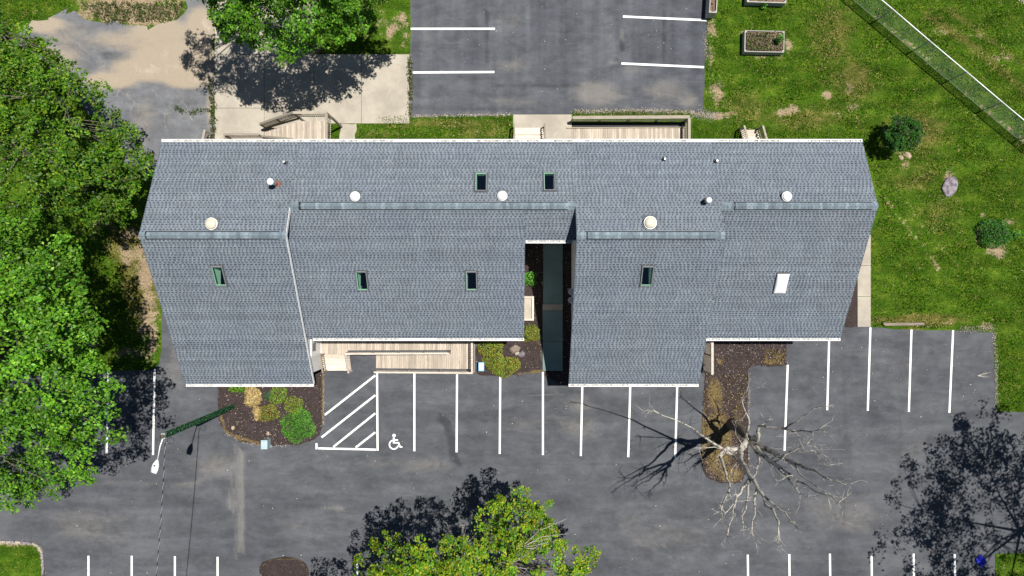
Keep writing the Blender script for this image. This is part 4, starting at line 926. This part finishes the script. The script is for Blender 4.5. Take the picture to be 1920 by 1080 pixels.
shrub('small_shrub', 'tiny dark green shrub between tan grass and lime shrub', 503, 742, .26, .3, [(.03,.09,.03),(.045,.11,.04)], 240, .07)
shrub('small_shrub', 'low green plant tucked under the left front eave', 447, 728, .42, .45, DEEP, 320, .12, stretch=(1.5, .7))
DRY = [(.34,.26,.11),(.28,.20,.085),(.40,.31,.16),(.24,.17,.065)]
shrub('dry_grass_clump', 'tan dead ornamental grass clump flopped across the left bed', 473, 745, .62, .42, DRY, 1500, .17, .7, stretch=(.85, 1.25), upright=.1)
shrub('dry_grass_clump', 'smaller bleached dead grass tuft between mulch and olive shrub', 483, 773, .36, .3, DRY, 600, .15, .7, stretch=(.7, 1.3), upright=.1)
MID = [(0.109, 0.232, 0.022), (0.171, 0.256, 0.022), (0.264, 0.217, 0.028), (0.078, 0.178, 0.019), (0.326, 0.202, 0.031)]
shrub('spirea_shrub', 'yellow green bush against the gutter beside the front ramp end', 921, 652, .62, .8, MID, 1200, .08, stretch=(1.35, .8))
shrub('spirea_shrub', 'bushy green shrub beside the light blue lid at ramp end', 925, 681, .72, .85, MID, 1700, .08)
shrub('spirea_shrub', 'golden green bush at the lot edge right of the others', 953, 687, .72, .8, MID[1:]+LIME[:1], 1600, .08)
shrub('spirea_shrub', 'round golden shrub alone at the courtyard roof corner', 996, 627, .58, .9, OLIVE+LIME[:1], 1200, .075)
shrub('round_shrub', 'glossy green leafy shrub beside the courtyard roof edge', 993, 522, .50, 1.0, RICH, 520, .13)
shrub('spreading_shrub', 'low dark spreading shrub in a bare dirt ring on the lawn', 1856, 438, 1.15, 1.0, [(.016,.075,.012),(.026,.11,.014),(.06,.17,.02)], 2400, .10, .6, stretch=(1.0, .72))
shrub('spreading_shrub', 'small bright green sprig at right end of the dirt ring', 1892, 441, .55, .5, RICH, 260, .1, .6, stretch=(1.3, .6))

# grass blades, one lawn
def grass_blades():
    LAWN = [(1325,-40),(1324,60),(1320,212),(1300,217),(1300,268),(1618,268),(1655,384),(1634,450),(1634,612),(1862,620),(1870,772),(1990,772),(1990,-40)]
    areas = [(LAWN, 105000), ([(670,219),(960,217),(960,272),(670,272)], 7000), ([(1074,208),(1300,208),(1300,218),(1074,218)], 2200), ([(-20,-20),(150,-20),(135,22),(60,38),(-20,70)], 3500),
             ([(150,-20),(350,-20),(345,18),(320,36),(200,44),(150,24)], 700), ([(590,-40),(768,-40),(768,100),(590,100)], 5000), ([(-60,1018),(60,1021),(76,1036),(78,1140),(-60,1140)], 4500), ([(1870,1042),(1960,1038),(1980,1140),(1870,1140)], 3000),
             ([(150,420),(265,420),(300,600),(298,680),(200,692),(100,690)], 9000), ([(613,236),(637,236),(637,272),(613,272)], 400)]
    Ps = []
    for poly, n in areas:
        xs = [p[0] for p in poly]; ys = [p[1] for p in poly]; x = rng.uniform(min(xs), max(xs), n*2); y = rng.uniform(min(ys), max(ys), n*2); k = inpoly(x, y, poly); Ps.append(np.stack([x[k], y[k]], 1)[:n])
    q = np.concatenate(Ps); dm = brush(q[:, 0], q[:, 1], dirt); ym_ = brush(q[:, 0], q[:, 1], dry)
    keep = rng.random(len(q)) > dm*1.05; q = q[keep]; ym_ = ym_[keep]; n = len(q)
    X = (q[:, 0]-960)*H/F; Y = (540-q[:, 1])*H/F
    # clumpy height
    hh = rng.uniform(.03, .11, n)*(.8+.5*np.sin(X*1.7+np.sin(Y*1.3)*2)*np.sin(Y*1.9)); a = rng.uniform(0, 6.283, n); ln = rng.uniform(.3, 1.4, n)*hh; w = rng.uniform(.012, .03, n)
    V = np.empty((n, 4, 3)); ca, sa = np.cos(a), np.sin(a)
    for i, (s, t) in enumerate(((-1, 0), (1, 0), (.5, 1), (-.5, 1))):
        V[:, i, 0] = X - sa*w*s + ca*ln*t; V[:, i, 1] = Y + ca*w*s + sa*ln*t; V[:, i, 2] = .0 + hh*t
    pal = np.array([(.038,.105,.004),(.026,.078,.003),(.062,.145,.006),(.014,.045,.002),(.105,.165,.010)]); yp = np.array([(.20,.17,.05),(.30,.24,.10),(.12,.12,.025),(.085,.12,.02),(.40,.33,.16)])
    c = np.where((rng.random(n) < np.clip(ym_*.75+.12, 0, .9))[:, None], yp[rng.integers(0, 5, n)], pal[rng.integers(0, 5, n)])*rng.uniform(.8, 1.5, (n, 1))
    o = npmesh('grass', V.reshape(-1, 3), np.arange(n*4).reshape(-1, 4), M['blade'], None, np.repeat(c, 4, 0)); tag(o, 'short mown grass blades over the lawns', 'grass', kind='stuff')
grass_blades()

# loose stuff: gravel, wood chips, leaf litter
def scatter(name, label, cat, pts, zs, smin, smax, pal, mat='pebble', flat=.5):
    n = len(pts); V = np.empty((n, 6, 3)); s = rng.uniform(smin, smax, n); X = (pts[:, 0]-960)*H/F; Y = (540-pts[:, 1])*H/F; a = rng.uniform(0, 6.283, n); e = rng.uniform(.5, 1., n)
    for i, (u, v, w) in enumerate(((1, 0, 0), (0, 1, 0), (-1, 0, 0), (0, -1, 0), (.2, .1, 1), (0, 0, -.6))):
        V[:, i, 0] = X + (u*np.cos(a)-v*e*np.sin(a))*s*.5; V[:, i, 1] = Y + (u*np.sin(a)+v*e*np.cos(a))*s*.5; V[:, i, 2] = zs + w*s*flat
    V += rng.normal(0, .06, V.shape)*s[:, None, None]*np.array([1, 1, .3])
    f = np.array([[0,1,4],[1,2,4],[2,3,4],[3,0,4],[1,0,5],[2,1,5],[3,2,5],[0,3,5]]); Q = (np.arange(n)*6)[:, None, None] + f[None]
    pal = np.array(pal); c = pal[rng.integers(0, len(pal), n)]*rng.uniform(.7, 1.25, (n, 1))
    o = npmesh(name, V.reshape(-1, 3), Q.reshape(-1, 3), M[mat], None, np.repeat(c, 6, 0)); return tag(o, label, cat, kind='stuff')
def along(line, n, w):
    line = np.array(line, float); seg = np.hypot(*np.diff(line, axis=0).T); i = rng.choice(len(seg), n, p=seg/seg.sum()); t = rng.random(n)[:, None]
    return line[i]*(1-t) + line[i+1]*t + rng.normal(0, w, (n, 2))
grav = np.concatenate([along([(772,218),(880,216),(958,215)], 900, 1.7), along([(1075,209),(1200,207),(1300,210)], 1500, 2.2), along([(1300,212),(1345,218)], 600, 5), along([(-20,1016),(62,1019),(76,1027),(81,1060),(82,1090)], 900, 1.8),
                       along([(1864,625),(1867,690),(1868,768)], 500, 2.0), along([(1800,618),(1865,616)], 300, 3.5), along([(411,770),(425,812),(460,830),(540,836)], 400, 1.6), along([(606,700),(606,795)], 260, 1.2), along([(1404,700),(1404,880)], 300, 1.5), along([(769,100),(769,215)], 160, 1.2), along([(1325,110),(1322,60)], 200, 3)])
scatter('gravel', 'pale loose gravel along the edges of the paving', 'gravel', grav, .02, .025, .085, [(.40,.36,.30),(.46,.42,.38),(.28,.24,.20),(.34,.27,.21),(.5,.48,.45)])
def in_area(poly, n):
    xs = [p[0] for p in poly]; ys = [p[1] for p in poly]; x = rng.uniform(min(xs), max(xs), n*3); y = rng.uniform(min(ys), max(ys), n*3); k = inpoly(x, y, poly); return np.stack([x[k], y[k]], 1)[:n]
chips = np.concatenate([in_area(BED1, 2600), in_area(BED2, 2200), in_area(BED3, 4200), in_area([(488,1080),(495,1055),(535,1045),(570,1056),(578,1080)], 700)])
scatter('wood_chips', 'scattered wood chips and bark bits in the mulch beds', 'mulch', chips, .065, .03, .12, [(.05,.035,.03),(.10,.07,.055),(.16,.12,.10),(.03,.022,.02),(.24,.19,.15),(.36,.31,.26),(.09,.06,.07)], flat=.25)
leafy = np.concatenate([in_area([(1318,700),(1400,700),(1375,890),(1350,904),(1316,870)], 520), in_area([(1430,655),(1472,655),(1472,684),(1430,684)], 160)])
scatter('fallen_leaves', 'brown dead grass and leaves on the mulch island', 'leaf litter', leafy, .08, .05, .15, [(.22,.16,.055),(.15,.10,.035),(.28,.21,.10),(.10,.07,.03)], flat=.2)
lit = np.concatenate([in_area([(90,620),(1860,640),(1860,1075),(90,1075)], 330), in_area([(780,10),(1310,10),(1310,205),(780,205)], 60), in_area([(1480,640),(1860,640),(1860,760),(1480,760)], 40)])
scatter('leaf_litter', 'small pale flecks of leaf litter on the asphalt', 'leaf litter', lit, .015, .03, .10, [(.5,.5,.46),(.62,.6,.56),(.35,.3,.22),(.7,.7,.68)], flat=.15)
weeds = np.concatenate([in_area([(150,5),(350,5),(330,38),(200,44)], 500), along([(395,150),(400,200),(402,262)], 120, 2.5), along([(330,203),(355,212),(392,205)], 40, 2), along([(769,110),(769,215)], 100, 1.5)])
wp = np.stack([(weeds[:, 0]-960)*H/F, (540-weeds[:, 1])*H/F, rng.uniform(.03, .2, len(weeds))], 1); wp = np.repeat(wp, 6, 0) + rng.normal(0, .07, (len(wp)*6, 3))*np.array([1, 1, .5])
tag(leaf_mesh('weeds', wp, nrmz(rng.normal(0, 1, (len(wp), 3))), .09, [(.05,.09,.02),(.09,.12,.03),(.14,.11,.05),(.035,.07,.015)], None), 'scrubby weeds along old pavement edges', 'weeds', kind='stuff')

# ------------------------------------------------------------------ furniture of the lot
def lamp():
    B = P(437, 762); top = Vector((B.x, B.y, 9.0)); T = thing('street_lamp', 'green vine covered pole with white lamp head beside the left bed', 'street lamp', B)
    V = []; Fc = []; addtube(V, Fc, [B-Vector((0, 0, .1)), B+Vector((0, 0, 4)), top], [.13, .115, .10], 12); obj('pole', V, Fc, M['pole'], T, True)
    n = 5200; z = rng.uniform(.1, 8.75, n); a = rng.uniform(0, 6.283, n); rr = rng.uniform(.095, .15, n)
    pos = np.stack([B.x+rr*np.cos(a), B.y+rr*np.sin(a), z], 1); leaf_mesh('vine', pos, np.stack([np.cos(a), np.sin(a), -.5*np.ones(n)], 1), .085, [(.018,.075,.035),(.03,.115,.05),(.012,.05,.028),(.05,.15,.06)], T, flat=.3)
    h = P(295.5, 862, 8.55); a0 = top - Vector((0, 0, .25)); V = []; Fc = []; addtube(V, Fc, [a0, a0.lerp(h, .4)+Vector((0, 0, .12)), h], [.035, .03, .03], 8); obj('arm', V, Fc, M['lamp'], T, True)
    e = P(288, 888, 8.45); d = (e-h).normalized(); s = Vector((-d.y, d.x, 0)).normalized(); V = []; Fc = []
    prof = [(0, .05, .05), (.10, .10, .08), (.28, .17, .12), (.5, .19, .12), (.68, .17, .09), (.76, .15, .04)]
    m = 12
    for t_, w, hh in prof:
        for k in range(m):
            q = 2*math.pi*k/m; V.append(h + d*t_ + s*(math.cos(q)*w) + Vector((0, 0, math.sin(q)*hh + .02)))
    for i in range(len(prof)-1):
        for k in range(m): Fc.append((i*m+k, i*m+(k+1) % m, (i+1)*m+(k+1) % m, (i+1)*m+k))
    Fc += [tuple(range(m))[::-1], tuple((len(prof)-1)*m+k for k in range(m))]
    hd = obj('lamp_head', V, Fc, M['lamp'], T, True)
    for k in range(5): box('cooling_fin', h + d*.52 + s*(-.1+k*.05) + Vector((0, 0, .14)), (.24, .012, .03), M['metal'], hd, frame_of(h, e))
    V, Fc = lathe([(.05, .0), (.05, .07), (.02, .09)], 12); obj('photocell', V, Fc, M['lead'], hd, mw=Matrix.Translation(h + d*.3 + Vector((0, 0, .12))))
    V, Fc = lathe([(.13, -.16), (.13, -.08), (.02, -.07)], 16); obj('lens', V, Fc, M['lens'], hd, mw=Matrix.Translation(h + d*.45))
    box('bracket', a0, (.18, .3, .2), M['metal'], T)
    V = []; Fc = []; addtube(V, Fc, [top+Vector((.18*math.cos(k*.7)+.35, .18*math.sin(k*.7)-.25, -.25)) for k in range(10)], [.012]*10, 5); obj('cable_loop', V, Fc, M['cable'], T, True)
    # overhead service cable: black lines twisted round a bare one
    A = top + Vector((.12, -.2, -.15)); E = P(272, 1260, 8.6); n = 140; c = thing('overhead_cable', 'thin twisted black overhead cable running down from the lamp pole', 'cable', A)
    for j, (mt, ph) in enumerate((('cable', 0), ('metal', 2.1), ('cable', 4.2))):
        V = []; Fc = []; ps = []
        for i in range(n+1):
            t_ = i/n; p = A.lerp(E, t_) - Vector((0, 0, 4*.3*t_*(1-t_))); ps.append(p + Vector((math.cos(t_*120+ph)*.014, 0, math.sin(t_*120+ph)*.014)))
        addtube(V, Fc, ps, [.011]*(n+1), 5); obj('strand', V, Fc, M[mt], c, True)
lamp()
# white utility box on the left bed's edge
q = P(503, 829); ub = thing('utility_box', 'small pale blue metal utility box at the edge of left bed', 'utility box', q)
box('cabinet', (q.x, q.y, .34), (.36, .52, .66), M['boxgreen'], ub); box('lid', (q.x, q.y, .70), (.41, .57, .06), M['boxgreen'], ub); box('plinth', (q.x, q.y, .02), (.5, .66, .08), M['walkway'], ub); box('door_seam', (q.x, q.y-.262, .34), (.02, .012, .56), M['lead'], ub)
q = P(903, 686); ub = thing('storage_bin', 'light blue plastic bin between the ramp end and shrubs', 'bin', q)
V, Fc = [], []
for z_, k in ((.02, .82), (.42, 1.0)):
    V += [(q.x+sx*.16*k, q.y+sy*.26*k, z_) for sx, sy in ((-1,-1),(1,-1),(1,1),(-1,1))]
obj('tub', V, BOXF, M['bluelid'], ub); box('lid', (q.x, q.y, .445), (.36, .56, .045), M['bluelid'], ub); box('lid_panel', (q.x, q.y, .475), (.24, .42, .02), M['whitep'], ub)
# blue plastic sheet in the shade
q = P(1838, 1051); V = []; n = 11
for j in range(n):
    for i in range(n):
        u, v = i/(n-1)*2-1, j/(n-1)*2-1; V.append((q.x+(u*.22+v*.16)+.05*math.sin(4*v), q.y+(v*.26-u*.18)+.05*math.sin(5*u), .03+.08*(1-u*u)*(1-v*v)+random.uniform(0, .10)))
tag(obj('plastic_sheet', V, [(a, a+1, a+1+n, a+n) for j in range(n-1) for a in range(j*n, j*n+n-1)] , M['blue']), 'crumpled bright blue plastic sheet in tree shade near bottom right', 'plastic sheet')
# boulder and stones
def rock(name, label, px, py, sx, sy, sz, mat='stone', seed=1, group=None):
    r = random.Random(seed); bm = bmesh.new(); bmesh.ops.create_icosphere(bm, subdivisions=3, radius=1); ax_ = [Vector((r.gauss(0, 1), r.gauss(0, 1), r.gauss(0, 1))).normalized() for _ in range(9)]
    for v in bm.verts:
        d = v.co.normalized(); k = 1.0
        for a in ax_: k = min(k, .78/max(.3, d.dot(a))) if d.dot(a) > .5 else k
        v.co = Vector((d.x*sx, d.y*sy, max(-.15, d.z)*sz))*k + Vector((r.gauss(0, .01), r.gauss(0, .01), 0))
    me = bpy.data.meshes.new(name); bm.to_mesh(me); bm.free(); q = P(px, py); return tag(fin(name, me, M[mat], None, False, None, Matrix.Translation(q) @ Matrix.Rotation(r.uniform(0, 3), 4, 'Z')), label, 'rock', group)
rock('boulder', 'grey purple flat boulder half sunk in the right lawn', 1779, 350, .55, .72, .28, seed=3)
for i, (x, y, s) in enumerate([(437,802,.17),(503,813,.16)]): rock('stone', ['tan stone lying in the bare mulch left of the utility box', 'pale stone just behind the utility box'][i], x, y, s, s*.8, .14, 'tanstone', 10+i)
for i, (x, y, s, lb) in enumerate([(966,655,.42,'brown rock at the back of the rock pile beside the bushes'),(978,664,.30,'slanted grey rock at right of the rock pile'),(970,662,.22,'pale white rock on the rock pile')]): rock('rock', lb, x, y, s, s*.7, s*.8, ('timber', 'stone', 'concrete')[i], 20+i)
rock('stone', 'tan stone at the foot of the small dark tree', 1701, 291, .3, .2, .16, 'tanstone', 31); rock('stone', 'small tan stone below left of the small dark tree', 1689, 296, .2, .16, .12, 'tanstone', 32)
# fallen twig lying on asphalt at the right
V = []; Fc = []; r_ = random.Random(4); A = P(1832, 705, .03)
for k in range(9):
    E = A + Vector((r_.uniform(.3, .9), r_.uniform(-.1, .35), r_.uniform(0, .1))); addtube(V, Fc, [A, A.lerp(E, .5)+Vector((0, r_.gauss(0, .06), .03)), E], [.012, .009, .005], 4)
tag(obj('fallen_twig', V, Fc, M['palebark']), 'pale dead twig lying on the asphalt near right lot edge', 'twig')
# landscape timber
tb = thing('landscape_timber', 'old wooden landscape timber at the top of the right stalls', 'timber', P(1692, 607)); a, b = P(1656, 608), P(1730, 607)
bar('beam', a+Vector((0, 0, .09)), b+Vector((0, 0, .09)), .17, .17, M['timber'], tb); box('stake', (a.x-.05, a.y+.05, .12), (.1, .14, .24), M['timber'], tb)
# raised garden beds
def raised(label, x0, y0, x1, y1, h, ang, plants, corner=True):
    d = (H-h)/F; cx, cy = ((x0+x1)/2-960)*d, (540-(y0+y1)/2)*d; w, l = (x1-x0)*d, (y1-y0)*d; T = thing('raised_bed', label, 'planter', (cx, cy, 0)); rot = Matrix.Rotation(ang, 3, 'Z')
    for s_ in (-1, 1):
        for k in (0, 1):
            hh = h/2
            box('side_board', Vector((cx, cy, hh*(k+.5))) + rot @ Vector((0, s_*l/2, 0)), (w+.05, .05, hh-.008), M['frame_w'], T, rot); box('side_board', Vector((cx, cy, hh*(k+.5))) + rot @ Vector((s_*w/2, 0, 0)), (.05, l-.055, hh-.008), M['frame_w'], T, rot)
    for sx in (-1, 1):
        for sy in (-1, 1): box('corner_post', Vector((cx, cy, h/2)) + rot @ Vector((sx*(w/2-.07), sy*(l/2-.07), 0)), (.08, .08, h-.02), M['frame_w'], T, rot)
    box('soil', (cx, cy, h*.42), (w-.06, l-.06, h*.8), M['soil'], T, rot)
    if plants:
        n = plants; u = rng.uniform(-.46, .46, n); v = rng.uniform(-.44, .44, n); q = np.stack([cx+u*w, cy+v*l, h*.84+rng.gamma(1.5, .06, n)], 1)
        k = (u < .1) | (rng.random(n) < .6); q = q[k]; leaf_mesh('plants', q, nrmz(rng.normal(0, 1, (len(q), 3))), .10, [(.05,.11,.02),(.03,.08,.015),(.09,.15,.03),(.26,.2,.14),(.2,.16,.13)], T, flat=.6)
raised('raised garden bed overgrown with weeds on the upper right lawn', 1397, 58, 1470, 97, .55, -.02, 1500)
raised('raised bed of bare brown soil cut by the top edge', 1402, -32, 1474, 4, .6, -.03, 90)
raised('narrow tall raised bed beside the back lot at the top edge', 1333, -70, 1346, 23, .95, -.06, 60)
def tuft(px, py, h, n, label):
    q = P(px, py); T = thing('tall_weed', label, 'weed', q); a = rng.uniform(0, 6.28, n); z = rng.uniform(.1, h, n); r = rng.uniform(0, .22, n)
    leaf_mesh('leaves', np.stack([q.x+r*np.cos(a), q.y+r*np.sin(a), z], 1), np.stack([np.cos(a), np.sin(a), .3+0*a], 1), .13, RICH, T); V = []; Fc = []; addtube(V, Fc, [q, q+Vector((.02, 0, h))], [.015, .008], 5); obj('stem', V, Fc, M['bark'], T)
tuft(1429, 13, .5, 90, 'single leafy green weed below the top garden bed'); tuft(1452, 82, 1.3, 160, 'tall leafy weed growing inside the weedy raised bed')
# chain link fence
def fence():
    h = 1.8; k = (H-h)/H; T = None
    tops = [(1673-69.5*2, 17-58.5*2), (1673-69.5, 17-58.5), (1673, 17), (1743, 77), (1812, 135), (1880, 192.5), (1949, 250), (2018, 308)]
    ps = [Vector((*P(x, y, h).xy, 0)) for x, y in tops]
    T = thing('chain_link_fence', 'long chain link fence crossing the upper right lawn diagonally', 'fence', ps[3])
    for i, p in enumerate(ps):
        V, Fc = lathe([(.035, -.1), (.045, h+.04), (.02, h+.07)], 10); obj('post', V, Fc, M['metal'], T, True, mw=Matrix.Translation(p))
    for a, b in zip(ps[:-1], ps[1:]):
        V = []; Fc = []; addtube(V, Fc, [a+Vector((0, 0, h+.02)), b+Vector((0, 0, h+.02))], [.034, .034], 8); obj('top_rail', V, Fc, M['lamp'], T, True)
        V = []; Fc = []; addtube(V, Fc, [a+Vector((0, 0, .08)), b+Vector((0, 0, .08))], [.008, .008], 5); obj('tension_wire', V, Fc, M['chain'], T, True)
        L = (b-a).length; e = (b-a).normalized(); sd = Vector((-e.y, e.x, 0)); VV = []; QQ = []; pitch = .085
        hh = h-.1
        for sg in (-1, 1):
            s = -hh
            while s < L:
                t0 = max(0, -s); t1 = min(hh, L-s)
                if t1 > t0:
                    f = lambda t: a + e*((s+t) if sg > 0 else (L-s-t)) + Vector((0, 0, .07+t)) + sd*(sg*.004)
                    p0, p1 = f(t0), f(t1); dd = (p1-p0).normalized(); w1 = dd.cross(sd).normalized()*.0018; n = len(VV)
                    VV += [p0-w1, p0+w1, p1+w1, p1-w1, p0-sd*.0018, p0+sd*.0018, p1+sd*.0018, p1-sd*.0018]; QQ += [(n, n+1, n+2, n+3), (n+4, n+5, n+6, n+7)]
                s += pitch
        o = obj('chain_link_mesh', VV, QQ, M['chain'], T); o['kind'] = 'stuff'
fence()
# stone edging around the lawn corner
ed = along([(-20,1015),(30,1016),(62,1018),(74,1024),(80,1036),(82,1060),(82,1110)], 1, 0)
path_ = [(-20,1014.5),(30,1015.5),(62,1017.5),(74,1023.5),(80.5,1036),(82.5,1060),(82.5,1120)]
pts = [P(*q) for q in path_]; edg = thing('stone_edging', 'pale stone edging around the bottom left lawn corner', 'edging', pts[2]); k = 0
for a, b in zip(pts[:-1], pts[1:]):
    n = max(1, int((b-a).length/.28))
    for i in range(n):
        p, q = a.lerp(b, (i+.04)/n), a.lerp(b, (i+.96)/n); z = Vector((0, 0, .06+random.uniform(-.01, .02))); bar('edging_stone', p+z, q+z, .13+random.uniform(-.02, .03), .13, M['stone'] if random.random() < .3 else M['concrete'], edg)

# families of like things
for o in list(C.objects):
    if o.parent is None and 'label' in o and o.get('kind') is None:
        for pre, g in (('maple_tree', 'leafy trees around the lots'), ('round_shrub', 'shrubs in the planting beds'), ('mounded_shrub', 'shrubs in the planting beds'), ('small_shrub', 'shrubs in the planting beds'), ('spirea_shrub', 'shrubs in the planting beds'),
                       ('dry_grass_clump', 'dead grass clumps'), ('spreading_shrub', 'shrubs on the right lawn'), ('raised_bed', 'raised garden beds'), ('rear_steps', 'steps behind the building'), ('stone', 'loose stones'), ('rock', 'rocks in the rock pile'), ('tall_weed', 'weeds by the garden beds')):
            if o.name.split('.')[0] == pre: o['group'] = g
